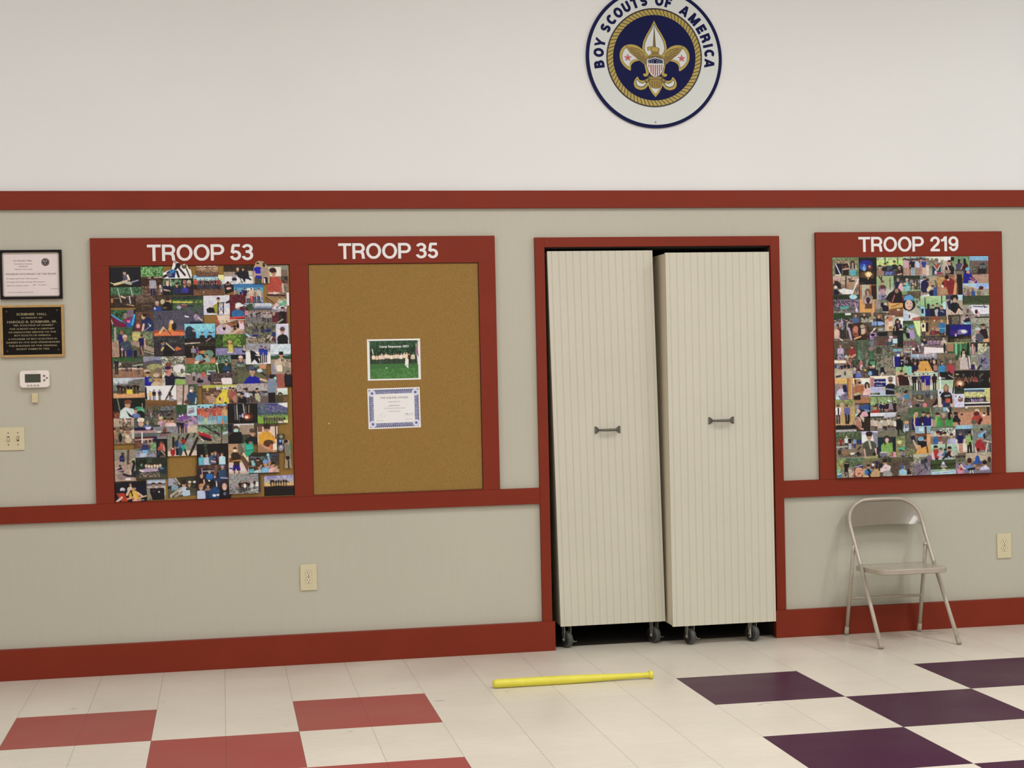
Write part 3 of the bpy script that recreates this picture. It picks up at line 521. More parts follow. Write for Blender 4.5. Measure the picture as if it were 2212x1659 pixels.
L6|-3,107,67,155|photo of a red canoe lying on rocks|b 565 116 7a7 124 876;n 8a9 .4 4;n 553 .4 4 24 106 67 130;n a98 .5 4 -3 138 67 155;t b23 -2 122 26 132 28 144 20 144 -2 132;t 213 -2 130 28 140 28 146 10 142;l 10 110 36 126 3 334;l 36 124 46 132 5 534;l 52 108 51 150 2.5 443;e 6 124 2 1.5 dcb;l 56 128 66 126 5 bcd;e 60 138 6 6 887;l 5 140 10 144 2 edc
L6|66,104,135,152|photo of a masked boy in black beside another boy in navy|b 654;n 443 .4 4;r 80 106 125 114 dde;r 92 108 125 130 a98;e 84 118 8 9 544;h 85 117 6 112 654 150;e 84 121 5.5 4 add;t 112 67 132 80 124 96 124 100 140 96 152 67 152;r 66 106 76 124 224;h 122 128 7 223 543 152;t 223 108 140 118 134 134 138 134 152 104 152;e 121 121 7 4 654;n 464 .4 3 98 130 108 150
L6|133,105,179,174|photo of a man with glasses in a bright yellow shirt|b 654 112 dcb 150 a86;r 134 112 144 124 865;r 156 112 175 140 dcb;l 174 106 175 140 3 543;h 155 117 8.5 d92 543 150;t da2 135 130 148 122 164 126 168 148 150 152 135 152;e 155 110 8 5 432;l 148 117 162 117 1.6 322;l 135 150 170 168 6 c97;e 158 150 12 8 642;e 164 158 4 6 c75;t edc 168 152 178 148 178 166 168 166
L8|t 177 -8 195 -8 194 10 190 16 195 30 177 33|photo of a boy in a blue jacket and a wheel|b 654;n 443 .5 3;e 187 -2 4 4 998;r 181 6 191 20 236;e 185 8 3 3 8ad;e 186 24 6 7 99a;l 186 20 187 24 2 eee;r 190 5 192 22 ccc
L8|t 194 70 196 40 194 14 196 6 202 4 208 8 210 20 208 44 211 70|cut-out photo of a boy in a beige jacket walking|b a98;e 198 9 4.5 5 211;e 200 14 3 3 987;t 887 196 16 206 16 208 42 196 42;r 197 42 206 50 322;l 202 50 204 60 3 322;l 203 62 204 70 4 443;r 206 4 210 30 686
L7|103,3,129,47|photo of a boy in a salmon shirt seated in the dark|b 211;n 332 .5 4;h 115 14 4 c65 854 30;r 111 14 120 28 c65;l 120 18 121 32 2.5 ca9;l 112 29 106 38 5 345;l 114 30 122 40 3 a98;e 117 44 7 3 765
L7|128,-10,200,42|photo of children climbing leaning trees in winter|b 887 20 998 30 dcb;n 998 .5 5 128 -10 200 26;l 142 0 141 30 5 322;l 155 -4 148 20 3 322;l 176 -6 164 16 5 322;l 197 2 178 42 6 311;l 192 -10 188 0 3 322;l 178 6 174 10 1 dbb;t 99a 176 4 184 2 186 20 178 22;e 164 8 5 6 a33;e 164 2 2.5 3 332;e 149 14 5 8 346;e 157 18 5 6 67a;e 164 24 6 8 2a9;l 167 28 171 40 4 112;e 140 32 5.5 10 a22;e 140 25 2 2 ecc;r 147 24 154 40 113;e 157 32 5 10 356
L7|7,28,57,100|photo of children crouching on dry grass, one in a navy sweater|b 998 42 887 52 ba9;n a98 .5 4;l 40 28 38 60 5 654;l 37 60 44 59 2 543;e 27 38 4 4.5 544;r 20 43 31 56 226;e 25 48 6 8 226;l 21 48 29 48 1 99b;l 24 57 22 64 5 a99;h 20 66 3.5 325 432 78;t 325 13 74 22 66 30 76 26 80;l 13 76 27 74 2.5 cab;e 25 88 11 8 988;l 28 84 40 88 5 224;e 51 52 4.5 3 bba;e 51 56 4 4 443;l 53 60 48 78 6 224;t 334 36 90 50 78 57 76 57 92;r 32 93 44 97 eee;l 43 76 44 84 4 cba
L7|56,46,128,95|photo of rowers in a white boat on a dark green lake|b 343 62 243 70 344 84 554;n 121 .5 5 56 46 90 66;n 565 .5 5 82 46 100 60;n 332 .5 4 90 48 128 66;t bab 65 73 80 71 110 70 108 77 70 79;c 80 112 60 16 6 dca,ecb,ccb bab;e 114 73 8 4 346;l 112 71 118 71 1.5 9bc;l 66 74 72 76 4 edd;n a98 .4 4 64 80 110 90;e 69 62 2 3 8a8
L7|t 9 102 80 99 81 148 9 149|photo of canoeists in orange and yellow vests on black water|b 112;n 123 .4 5;t 124 56 110 80 112 80 130 60 128;h 45 107 4 ccb 544 120;h 52 116 5.5 ca3 432 138;e 52 108 6 4 112;t db4 46 122 58 122 60 142 48 142;l 46 122 50 140 3 332;l 60 126 70 134 4 dba;l 62 138 80 134 3 db9;l 36 130 42 118 5 dba;l 36 140 52 136 4 da8;e 26 118 5.5 4.5 ccd;e 26 124 4 4 221;t b42 12 126 30 126 38 146 24 148;l 12 146 24 136 5 dba;e 54 144 6 4 da9;e 64 142 4 5 c98;l 66 143 74 143 2 99a
L7|81,95,124,142|photo of two young men in black shirts by the sea|b bcd 102 ccd 104 778 110 bbb 132 a98;h 96 108 5 111 322 142;h 111 108 5 211 322 142;r 87 116 104 142 112;r 106 115 121 142 112;l 92 122 100 122 2 445;e 97 122 4 3 434;e 109 124 1.5 2 ddd;l 88 128 92 142 3 a98;e 96 110 3.5 4 a87;e 111 110 3.5 4 a87;r 82 114 88 142 998
L7|t 129 92 198 88 199 132 129 137|photo of a boy in a pale shirt sitting with arms on knees|b 443 104 332 116 665;t aab 130 92 142 92 152 106 130 110;l 146 92 156 106 4 ba9;n 554 .5 4 150 96 199 130;e 168 102 3 2.5 ddc;e 179 102 3.5 2.5 edc;e 190 102 3.5 2.5 edd;h 145 106 4 79a 776 120;e 145 112 8 5 8ab;h 166 107 6 bcd 432 130;t bcd 156 114 168 112 178 116 180 132 164 134 160 124;e 165 101 6.5 4.5 432;l 158 116 138 130 5 ba9;l 160 124 146 134 5 a98;l 136 130 136 135 3 ccb;h 178 108 4 554 876 120
L8|-5,14,68,63|photo of a group in light blue shirts against a black backdrop|b 110 46 432;l 14 16 18 38 6 565;n 221 .4 5;h 6 40 3.5 6bc 334 62;r -1 44 12 61 6bc;h 18 40 3.5 bce 654 62;r 13 46 25 61 bcd;h 30 36 4 579 432 60;r 25 40 40 58 568;h 37 36 3.5 334 a87 46;h 52 38 3.5 bde 543 62;r 47 44 59 60 bde;l 28 54 40 56 3 dba;l 43 38 44 50 3 857;e 40 52 3 7 523
L8|-5,62,70,142|photo of volunteers in blue shirts crowded around a task|b 644 70 323 90 334;n 433 .5 5;n 765 .4 4 20 62 60 80;l 7 70 8 90 1.5 caa;l 9 76 34 76 1.8 bbc;l 40 66 36 88 6 865;h 24 79 3.5 27b ba9 95;e 24 88 8 7 27b;h 54 68 4 368 8ac 96;r 49 74 62 90 357;l 50 92 66 94 2 bbc;h 6 88 4 322 ba9 106;r 0 92 12 104 322;l 11 96 12 104 3 dba;l 36 90 40 106 3 ecc;e 40 98 10 7 346;e 27 104 11 8 221;e 23 98 2 2 eee;h 4 112 6 abd a76 142;e 6 107 6 3 c96;r -4 120 14 140 bce;h 20 110 4 a86 654 124;t 258 24 118 36 112 46 120 46 140 24 140;t 246 13 120 24 120 24 141 14 141;e 34 132 4 3 dde;e 42 131 3 2 eee;l 39 100 40 112 2 dde
L8|t 46 138 48 118 52 106 56 102 62 103 68 112 73 128 72 138|cut-out photo of a smiling person in a black hoodie|b 112;e 58 112 5.5 8.5 ca9;e 58 110 4.5 4 dba;e 56 110 .8 .6 432;e 61 110 .8 .6 432;l 56 116 60 116 1.2 fee;e 59 128 3.5 3 99b;e 60 128 2 2 223
L8|67,14,115,84|photo of a masked boy in a brown shirt and purple shorts|b b97 40 cb9 58 dcc 78 cba;l 91 14 91 44 2.5 765;r 93 14 104 36 776;t dca 98 36 114 32 114 62;t 754 92 44 100 40 114 60 110 80;r 68 46 78 56 853;l 70 70 77 70 4 66a;h 82 27 4.5 432 322 50;e 82 30 4.5 3 edb;t 432 75 40 84 36 96 40 94 56 78 56;l 78 54 94 52 4 b85;r 78 54 92 64 432;t 318 77 63 92 63 94 76 86 76 84 70 82 76 76 76;l 80 76 80 82 3 865;l 90 76 90 82 3 865;l 92 42 98 36 3 532
L8|113,34,182,82|photo of a crowd of heads and pale blue caps|b 433 44 556 50 654;n 332 .5 4;l 118 44 142 46 3 778;l 160 40 180 40 5 556;n 687 .4 3 140 42 165 50;h 122 56 4 a76 8cc 66;e 124 60 4 4 8cd;h 134 50 4 654 211 58;h 137 62 7.5 bcc 432 80;e 134 60 6.5 7 543;h 151 60 5.5 7ac ca9 80;e 151 55 6 4.5 7ad;t 8bd 143 76 152 68 158 72 158 80 142 80;t 5bc 114 72 124 70 124 80 114 80;h 168 62 5 dbb 322 80;h 176 66 4.5 ca9 654 80;h 160 58 4 c99 a87 68;l 157 38 160 54 4 9bd;e 157 40 3.5 2 9dd
L8|t 95 14 104 12 107 4 113 2 120 6 123 14 126 30 116 40 108 45 104 36|cut-out photo of a dark-haired boy in a teal shirt|b 2a8;e 113 8 8 7 122;e 117 12 4 3 a76;t 3ba 106 18 118 14 124 28 108 32;l 105 30 124 28 1.5 164;r 96 14 104 34 998
L8|68,82,140,128|photo of surfers walking along a stormy grey shore|b 888 96 999 104 888 112 777;n aaa .4 5;l 72 90 136 92 1.5 aaa;l 70 116 100 104 3 a9a;r 112 104 124 114 ccc;r 122 102 138 112 ddd;p 94 98 28 322 211 543;p 101 98 26 654 322 654;p 107 98 24 211 322 543;p 113 100 22 322 211 432;e 104 110 3 5 eed;p 126 97 20 322 322 322;r 135 82 140 126 433;l 118 122 134 118 2 ccc
L8|148,86,216,132|photo of people holding arms at sunset in silhouette|b 99c 94 aab 100 cb9 106 db7 110 534 113 221 132;n 211 .5 5 148 116 216 132;n bbc .3 6 148 86 216 98;c 164 198 95 16 7 111,111 111;l 162 104 168 97 2.5 111;l 196 99 204 102 2 111;t 211 150 114 180 109 215 115 215 122 150 122
R1|4,14,72,63|photo of three girls, one with a white sash, one in teal|b 785 20 876 34 786;n 9a7 .4 4;n 686 .4 4 50 34 72 62;h 20 23 4 224 876 62;t 214 10 30 30 30 27 58 11 58;l 12 30 24 57 2.5 dce;r 10 57 26 62 cca;h 38 23 4 522 876 60;r 30 30 46 60 422;e 38 38 4 4 854;l 32 44 46 42 3 dba;l 44 26 47 36 2.5 dba;h 56 27 4 a98 211 50;l 53 24 51 42 3 211;l 60 28 61 42 3 211;r 49 46 64 60 5bc;l 64 34 65 44 2 dcb
R1|72,13,119,84|photo of a campfire with blue smoke at night|b 111;n 112 .4 5;e 90 30 17 10 23a;e 84 38 10 9 36b;e 86 42 4 6 9bd;l 86 32 87 42 2.5 6af;e 100 40 8 8 633;e 100 37 3 4 c88;e 92 58 18 8 964;n 642 .6 4 74 48 112 66;e 97 57 9 7 db5;e 97 58 5 6 feb;l 97 60 95 72 2.5 db6;e 106 64 5 4 741;r 72 70 119 84 110;l 76 78 88 82 1.2 776;e 118 54 3 3 533
R1|118,13,187,62|photo of friends around a table under park trees|b ab8 22 bd7 34 898 42 765;n cd9 .5 5 118 13 187 34;l 140 14 140 32 2.5 443;l 172 13 173 32 2 543;e 132 14 2 4 cde;h 126 38 5 a87 433 60;h 140 32 4 322 322 48;h 146 28 3.5 433 433 38;h 164 26 4 332 322 44;h 178 38 5 532 432 60;l 182 40 185 58 6 431;e 152 42 8 8 567;l 144 52 162 42 5 225;r 136 48 168 60 557;n 8af .3 3 140 50 160 58;l 172 58 182 56 3 dba
R2|-17,11,51,61|photo of girls in pink and blue on a sandy path|b bcb 16 667 22 998 40 cba;n 567 .5 4 0 12 40 18;c -13 38 17 43 7 bac,96b,225,8bc,abd,b9a a87;p -9 16 44 cab b98 432;p 8 17 42 224 8bc 211;p 20 18 40 bcd a87 433;p 37 18 40 25a dba 765;p 25 14 14 722 722 211;r 42 34 51 60 dcb;e 45 22 4 4 a87
R2|50,11,117,60|photo of a woman in an orange scarf beside a woman with sash|b ddc 20 998 30 aa9;n 776 .4 4 50 14 80 40;r 64 12 80 26 ddd;r 88 11 106 22 eee;r 106 12 116 22 111;r 86 22 96 44 cba;h 69 24 5.5 356 877 59;t b53 62 32 78 32 72 46;l 62 34 70 46 2 dcc;l 78 34 72 46 2 dcc;e 69 19 5.5 4 876;e 74 55 12 4 a46;e 67 52 3 5 cce;h 103 26 5.5 213 532 58;t 213 93 38 104 36 116 40 114 52 94 52;l 97 34 101 46 2.5 dcd;l 108 28 110 40 4 643;e 98 50 8 5 a87
R2|115,11,161,47|photo of two long-haired girls on green grass|b 697 20 7a6 34 8a8;n 9b8 .4 4;n 887 .4 4 130 14 146 30;h 128 22 4 547 211 46;l 127 20 127 30 6 211;r 123 28 134 45 658;h 142 22 4 622 211 46;l 142 20 143 30 7 211;r 138 30 148 44 511;l 138 30 132 44 2 cba;r 115 45 146 47 544
R2|155,10,204,82|photo of a wooden shelter beside a trail under blue sky|b 8bd 22 877 36 876 50 865 60 b97;n 765 .5 4 155 20 204 60;t 445 180 32 191 26 198 36 196 34 184 36;r 182 34 196 43 899;r 176 42 198 56 322;n 433 .4 3 160 36 200 56;n 898 .4 4 156 36 172 52;t b98 160 58 204 56 204 80 176 74
R1|5,62,73,113|photo of people working on an upturned white canoe|b b98 72 a87 90 876;n cba .5 4 5 62 73 84;l 39 64 38 90 4 543;l 54 62 53 70 2.5 876;h 16 70 5 543 cab 92;t 322 8 74 18 74 26 94 20 94;h 48 72 4 a86 322 92;t b97 42 78 50 72 62 84 56 96 46 94;l 48 74 60 74 4 322;e 12 90 4.5 4 dcb;t 214 6 98 14 94 22 104 20 110 6 110;t ddd 18 98 32 93 58 98 54 108 30 108;l 71 70 54 108 3 eed;n ba9 .4 4 56 100 73 112
R1|73,83,119,157|photo of a girl with glasses in a tan uniform sash|b 853 120 da5;r 80 84 100 124 bba;l 77 84 78 122 3 c85;l 102 84 102 120 5 c74;r 105 86 118 122 421;h 95 101 6 a98 765 135;l 90 100 91 114 4 765;l 100 100 101 114 4 765;t a98 86 116 96 110 108 114 108 134 88 134;e 96 124 6 8 636;l 96 118 96 132 3 324;l 104 124 96 142 3 dba;l 88 124 94 142 3 dba;e 95 141 4 3 c97;r 88 132 106 146 754
R1|118,61,165,123|photo of a girl in a patterned coat crouching by a tree|b 9b8 70 9b8 90 bba;n ab8 .5 5 118 61 165 90;e 146 74 12 12 ab8;l 124 62 131 72 3 432;l 131 62 131 80 3 543;l 153 66 153 96 2 665;h 133 78 5 878 765 100;e 134 90 7 6 744;t b9a 126 96 138 94 142 112 128 114;t 99b 122 108 142 112 140 122 122 122;n 334 .4 3 130 108 144 122;n ccb .4 4 142 94 165 122
R2|-41,60,31,110|photo of a group of children on a lawn with a tan sign|b 343 72 566 84 887 96 8a7;n 343 .5 4 -41 60 31 74;h -30 70 4 43a 887 98;r -37 76 -25 94 325;h -22 80 4 cab 765 100;e -22 88 6 8 dbb;h -7 72 4 6bc cba 94;r -12 82 0 100 8cc;r 4 79 16 90 dca;h -14 78 3.5 433 332 88;c -2 26 68 20 5 556,99a,645 654;n ac8 .4 3 4 98 31 110;l 8 92 5 108 1.5 dcb;n 322 .5 3 2 84 26 96
R2|27,60,79,121|photo of a girl in purple at a craft table|b 899 68 322 74 a98;r 28 70 36 92 cde;h 39 68 5 326 645 100;t 326 31 74 42 70 48 80 46 104 32 104;r 50 62 76 90 ba8;h 55 82 5 dca a97 100;l 50 90 46 100 4 dc9;l 66 74 70 88 5 776;h 60 90 5 125 554 114;t 36a 62 92 72 86 74 112 60 116;r 48 112 74 118 447;t dde 28 112 50 108 54 118 28 119;l 73 100 74 118 3 eef
R2|71,57,139,120|photo of a red coat beside long black hair|b 986 64 b85;l 76 64 116 62 4 a65;r 73 64 90 88 ca6;n b84 .4 3 72 66 92 90;h 96 64 5 a22 211 90;t 922 95 70 106 66 117 74 116 108 100 110 94 86;e 96 64 5 6 211;e 100 71 3 2 eca;t 110 120 56 134 54 137 70 137 118 122 118 122 80;e 119 64 3 8 c98;l 119 82 114 116 6 da7;l 124 86 124 112 4 643;e 86 80 3 3 112;e 85 88 3 3 ddd;n ba8 .5 3 78 94 98 110;e 100 117 7 4 dec;t 112 126 80 136 80 137 118 126 118
R2|t 137 84 140 60 143 46 146 40 152 38 157 42 158 56 164 66 174 74 172 90 150 88|cut-out photo of a child in a blue coat and cyan hat|b 12a;e 150 43 6.5 5 7bc;e 151 52 4.5 5 c98;l 145 50 145 56 3 112;t 12a 140 56 152 54 156 66 152 84 138 82;t a99 152 72 166 74 170 88 150 86;l 156 66 170 74 3 c65;n dbb .4 3 156 72 170 84
R2|137,80,205,129|photo of children at a campsite, one in a blue shirt|b acd 88 bcd 94 aa9 110 cc9;t 9be 172 80 203 80 203 92 172 92;t ba9 138 84 172 92 172 100 138 110;n 876 .5 4 138 92 165 120;h 184 96 5 988 622 110;e 185 92 6 5 622;p 164 95 32 36a 236 432;e 164 112 6 8 26a;p 179 94 36 887 877 522;p 142 100 28 99a 322 665;p 152 98 30 966 433 543;n 433 .4 4 186 112 204 128
R3|6,-22,74,28|photo of a busy outdoor fair with a teal banner|b 453 -14 554 -10 778 6 888;n 231 .6 4 6 -22 50 -10;e 58 -16 10 6 ade;l 14 -20 15 0 2.5 322;n cac .4 3 10 -8 74 8;n 433 .5 3 6 -6 74 20;t 5ab 22 9 46 6 46 12 24 16;l 28 15 44 12 3 6b8;l 62 0 68 24 5 b9b;e 66 18 3 5 dcd;l 20 24 28 18 2 ba7
R3|113,-9,151,26|photo of people in purple jackets beside a grey boulder|b 776;n 998 .5 4;e 121 6 7 14 a99;h 141 4 4 225 dbb 20;t 214 128 2 148 8 150 22 136 22;e 132 4 4 6 214;l 134 23 154 23 2 dcb;n 665 .4 3 114 14 130 26
R3|149,-3,188,40|photo of a yellow bus seen close behind reaching hands|b db6 4 ca5 12 b85 20 965;t da5 150 -3 187 -3 187 8 150 14;l 156 8 168 6 1.6 432;l 168 5 178 2 1.6 432;l 154 19 186 13 6 963;l 158 18 158 22 1 321;l 163 17 163 21 1 321;l 168 16 168 20 1 321;l 173 15 173 19 1 321;l 178 14 178 18 1 321;l 183 13 183 17 1 321;e 174 17 4 2 edb;n 853 .5 4 150 24 188 40;r 176 36 188 40 dcc
R1|t 141 120 150 106 160 100 164 94 172 92 178 96 184 106 187 131 156 131|cut-out photo of a girl in a maroon shirt leaning|b 412;e 172 96 8 7 322;e 170 100 5 6 a87;t 312 160 112 176 106 186 112 186 130 158 130;l 184 112 186 128 3 823;l 158 128 164 112 3 b77;l 144 118 158 110 6 222
R2|-6,100,29,150|photo of a brown trail mostly hidden by the blue hat cut-out|b 876 112 786 128 9b9 140 8cc;n 654 .5 4;n aca .4 4 0 118 29 140;e 16 144 6 4 356
R4|t -17 46 -17 0 -16 -12 -8 -20 2 -22 10 -16 13 -4 17 8 28 20 29 46|photo of a smiling girl in a bright blue hat|b bba;e -2 0 18 20 211;t 5ad -15 -7 -14 -15 -8 -21 2 -22 9 -17 11 -6 0 -9;l -14 -5 12 -5 1.8 113;e -2 4 10 13 dba;e -6 1 1.4 1 432;e 3 1 1.4 1 432;l -4 9 4 9 2 c67;t bcd -17 20 -6 18 0 46 -17 46;t ddd -6 22 10 26 28 34 28 46 0 46;e -1 34 2 5 844;l 4 44 24 36 5 da8;t b76 6 38 28 34 28 46 8 46
R3|8,25,56,98|photo of a crowd strolling a fairground by hedges|b 363 38 565 42 98a 60 876;n 352 .6 4 8 26 56 40;r 37 26 52 31 ddd;n 878 .5 3 8 42 56 70;c 11 52 42 50 8 447,aab,433,b9a,665 433;h 14 62 4 dba 887 90;e 14 80 5 12 dba;l 28 40 30 70 3 aac;l 38 50 36 84 6 554;l 46 66 52 94 5 bac;l 20 90 30 97 3 edc;n 333 .4 3 20 60 40 90
R3|55,24,142,62|photo of friends sitting on grass in the shade|b 765;n 554 .5 4;h 64 30 4 57a 433 50;h 86 28 4 522 865 40;l 76 36 92 34 3 433;h 107 28 4 a97 ca8 40;h 124 34 4.5 214 a75 50;t 213 116 42 130 40 132 48 116 48;l 130 30 131 42 3 a75;t 8ad 106 50 118 46 118 58 104 58;t 9be 120 48 132 48 140 54 122 60;n ccb .4 3 78 38 108 50
R3|t 55 94 55 60 60 52 70 50 80 50 88 54 96 66 98 80 92 94|cut-out close-up photo of two long-haired friends|b 532;e 64 72 9 15 a64;e 64 68 6 8 c87;e 63 80 4 2 833;e 82 68 9 13 ba8;e 82 70 6 9 cba;l 76 66 88 64 2 543;e 74 72 4 12 421;l 90 60 94 80 5 854;l 60 92 76 86 4 da7
R3|97,58,147,101|photo of a child in a striped shirt beside a black grill|b 665 66 554;n 443 .4 4;r 120 62 142 74 887;e 129 68 6 3 bbb;t 111 122 76 144 74 144 90 124 92;r 100 76 118 98 b9c;l 100 80 118 80 2 334;l 100 90 119 89 2 334;l 100 95 119 94 2 223;e 108 82 5 4 223;l 104 76 116 64 3 dba;e 112 67 2.5 2.5 edc
R3|139,32,166,72|photo of a person with long strawberry-blonde hair|b cba;t 511 140 44 146 34 156 34 150 44;e 154 40 7 7 c86;t ecb 150 48 160 46 162 70 146 70;l 146 42 143 56 5 da8;t ca7 148 60 158 58 164 70 150 71;e 154 64 5 4 b84
R3|160,35,189,113|photo of a long-haired girl in a black shirt|b bba 60 eee 64 443;r 176 38 188 60 eee;h 172 46 5 112 211 80;l 168 46 168 62 4 211;l 178 46 178 60 4 211;t 112 163 56 174 50 184 56 186 80 186 112 166 112;l 166 60 166 70 3 ba9;l 178 68 188 68 4 dba;n 243 .4 4 164 80 188 112;t 958 172 54 178 54 178 62 174 64
R4|-17,45,30,117|photo of a climber in lilac with a blue cap|b 564 54 797;t ce9 10 46 28 46 28 90 20 80;n 353 .5 4 -17 46 8 70;n ab9 .4 3 -17 80 10 116;e 5 62 6.5 4.5 49c;e 5 66 4 3 a87;t b9c -4 70 10 68 14 90 2 92;l -14 60 0 70 3 bcc;l -10 62 -14 74 7 343;t 112 -12 74 0 78 0 92 -8 90;l 4 94 3 112 4 856;l 12 94 12 108 3 a67;n 755 .4 3 0 96 24 116
R3|8,97,70,150|photo of two girls sitting on the ground, one in red|b 765;n 654 .5 4;l 30 101 44 102 2 999;h 25 110 4 bac 876 145;r 18 116 30 132 bac;l 19 120 20 146 3 cbc;l 27 120 26 144 3 cbc;h 54 113 4 a32 543 140;t a32 48 120 58 116 63 128 60 140 50 136;l 48 136 42 144 4 ca8;l 52 140 62 134 5 ca8;e 38 138 5 4 bcc;n 433 .5 3 10 130 36 150
R3|68,95,116,168|photo of a child climbing a mossy green tree|b 464;n 586 .5 4;n 8a9 .3 3 68 120 84 150;l 82 96 92 168 11 776;l 92 130 96 168 7 998;n 665 .4 4 80 96 100 168;e 104 118 7 5 a88;t 889 98 100 112 96 120 112 104 114;n 586 .4 4 98 130 116 166;e 107 158 4 6 432
R3|112,85,172,127|photo of a grey-haired man sitting in a folding chair|b 654 95 865;n 766 .4 4;r 122 92 142 112 754;h 155 90 5.5 457 dcd 110;t 467 148 96 160 94 168 104 166 112 148 112;e 152 96 4 4 cbc;l 150 112 164 108 3 dba;r 160 92 172 104 bde;t 653 144 112 160 110 164 122 142 122;r 112 110 146 126 887
R5|111,-22,167,58|photo of a hiker in navy beside a rocky cliff|b 777 -8 898 10 998;n 998 .6 5;n 554 .4 4;e 124 -10 8 10 554;l 140 -12 160 -4 2 665;n a98 .5 4 130 10 160 56;e 132 30 3 3 998;t 114 128 34 136 32 138 44 130 50 126 46;l 132 48 128 56 3 ecc;l 136 44 140 50 4 322;r 112 40 122 56 223;e 164 45 3 6 a98
R5|t 160 -14 200 -14 200 34 160 34|photo of two girls in deep purple and navy sweatshirts|b a98 -6 776;r 160 -14 182 -8 6bc;h 174 2 4 20a ccc 34;e 174 -4 5 3 46a;e 174 4 4 3 dee;r 164 6 182 33 219;h 184 0 4 224 ca9 34;r 180 8 197 33 124;l 182 16 188 15 4 99a;e 182 24 1.5 2 cce;l 162 6 163 32 2 dde
R4|28,-19,96,37|photo of four girls in hoodies under a tree|b bca -8 9c8 4 8a8;n ac9 .4 5;l 40 -14 41 30 2.5 322;l 83 -19 83 0 3 332;t bde 84 0 94 -4 94 20 86 12;t 9cd 28 8 40 8 40 34 28 30;r 30 14 36 26 226;h 48 8 4 337 543 35;l 48 4 48 16 7 432;r 41 16 54 34 327;h 60 8 4 224 433 35;r 54 14 66 33 214;h 71 4 4 334 443 26;t bbb 64 18 72 14 77 30 66 32;h 82 12 5 236 876 35;r 76 16 94 34 236;l 80 20 87 23 3 99b;n 554 .4 3 40 32 96 37
R4|94,-22,141,58|photo of a dark-haired woman sitting cross-legged|b 557 -10 ba9 10 cba 30 543;t bde 124 -22 138 -22 138 -8 126 -8;h 116 -10 6 211 211 20;e 116 -14 10 9 322;e 117 -8 4.5 6 ca8;t 211 104 2 116 -2 128 4 126 26 106 26;t 236 96 -4 106 -10 106 20 100 14;l 103 18 118 30 4 cba;l 127 16 120 30 5 dba;t 654 106 30 128 28 130 56 108 56;l 96 32 98 52 4 dcb;l 122 4 136 18 4 334;n 998 .3 3 110 34 128 54
R4|137,-20,206,43|photo of a cloth-covered picnic table in the woods|b 564 0 785 4 aa9;n 453 .5 4 137 -20 206 4;t dde 152 8 160 4 205 6 205 28 168 30 160 20;l 164 8 200 10 2.5 337;l 192 6 194 12 2.5 335;e 172 22 4 6 623;l 178 24 180 34 3 d9a;l 140 28 180 32 3 a87;e 178 34 2 3 eee;l 182 30 204 30 3 888;n a99 .4 4 140 8 160 28;l 170 36 204 36 4 443;e 150 20 4 6 765
R4|131,28,162,58|photo of a crouching girl in cyan shorts by stone|b 877 38 998;n a99 .4 4;h 148 34 4 225 543 50;t 235 146 40 154 36 157 46 150 52;t 6bc 140 50 155 48 156 56 140 56;l 134 46 146 54 2 ddd;e 139 38 5 6 ba9
R4|28,34,97,85|photo of girls on autumn ground, one in a turquoise jacket|b 864 44 a85 70 b96;n 875 .5 4;n 543 .5 4 28 36 50 46;e 66 40 8 7 a53;e 64 45 2 2 ecc;p 36 44 42 edc 335 cba;r 31 52 42 72 edb;r 41 50 48 74 322;e 35 58 3 5 225;p 83 43 56 28b 432 ba8;r 76 52 91 77 28b;l 77 65 91 66 2 6bd;h 60 65 4 733 b77 82;h 70 66 4 733 a77 80;e 60 76 5 4 a45
R4|94,55,161,106|photo of a purple and white night light streak|b 108 66 109 84 112 92 542 106;n 21a .4 5 96 58 160 74;e 136 74 14 6 99b;e 140 73 7 4 dde;e 116 76 12 6 528;e 119 82 2.5 4 cae;e 128 77 6 4 87a;r 95 56 104 104 113;t 653 116 92 160 82 160 104 118 104;n 886 .5 4 116 92 160 104;n 112 .4 4 124 80 160 92
R4|159,40,206,106|photo of a climber in a grey shirt with a pale cap|b 998 50 9a9 60 788;n bba .5 4;n 665 .4 4 160 52 206 66;h 190 60 5 412 322 90;e 190 56 6 4 543;t 412 184 68 198 66 204 92 190 92;e 176 67 7.5 5 bcc;e 175 76 5.5 6 b98;t 667 168 82 182 76 192 88 188 100 174 100;l 168 84 162 88 5 dba;l 172 98 170 122 6 225;t da7 190 96 204 90 204 106 194 106;l 164 92 170 104 4 ccb
R4|28,83,99,132|photo of a child beside a white table with cards|b 665 88 877;n 433 .5 4 28 84 99 98;t b9a 40 102 50 96 84 98 92 104 42 108;n 447 .4 3 40 98 88 108;l 42 113 76 116 3 337;t edd 38 112 86 116 96 128 36 130;h 88 90 4 ba9 211 108;t cba 84 98 92 94 96 106 86 110;l 90 106 90 126 5 211;h 38 92 4 225 543 104;r 33 98 40 106 224;e 33 106 3 4 ccd
R6|97,-31,161,43|photo of a girl in a white coat before green curtains|b 9a7 -28 475 -6 464 16 987;r 97 -28 114 -8 b86;n ba6 .4 4 100 -30 158 -26;l 120 -26 120 0 6 7c9;l 132 -26 132 0 5 6a7;l 144 -28 144 0 4 584;l 152 -28 150 0 5 132;l 156 -26 157 0 2 8b8;h 139 -7 5 ccb 211 40;l 134 -6 133 10 4 211;l 145 -6 146 8 4 211;t cbb 130 10 140 6 152 12 152 40 132 40;t ba9 126 10 132 4 130 20 126 16;l 150 8 154 36 5 776;l 153 6 156 36 3 edd;e 128 22 3 2.5 dba;r 117 16 130 40 987
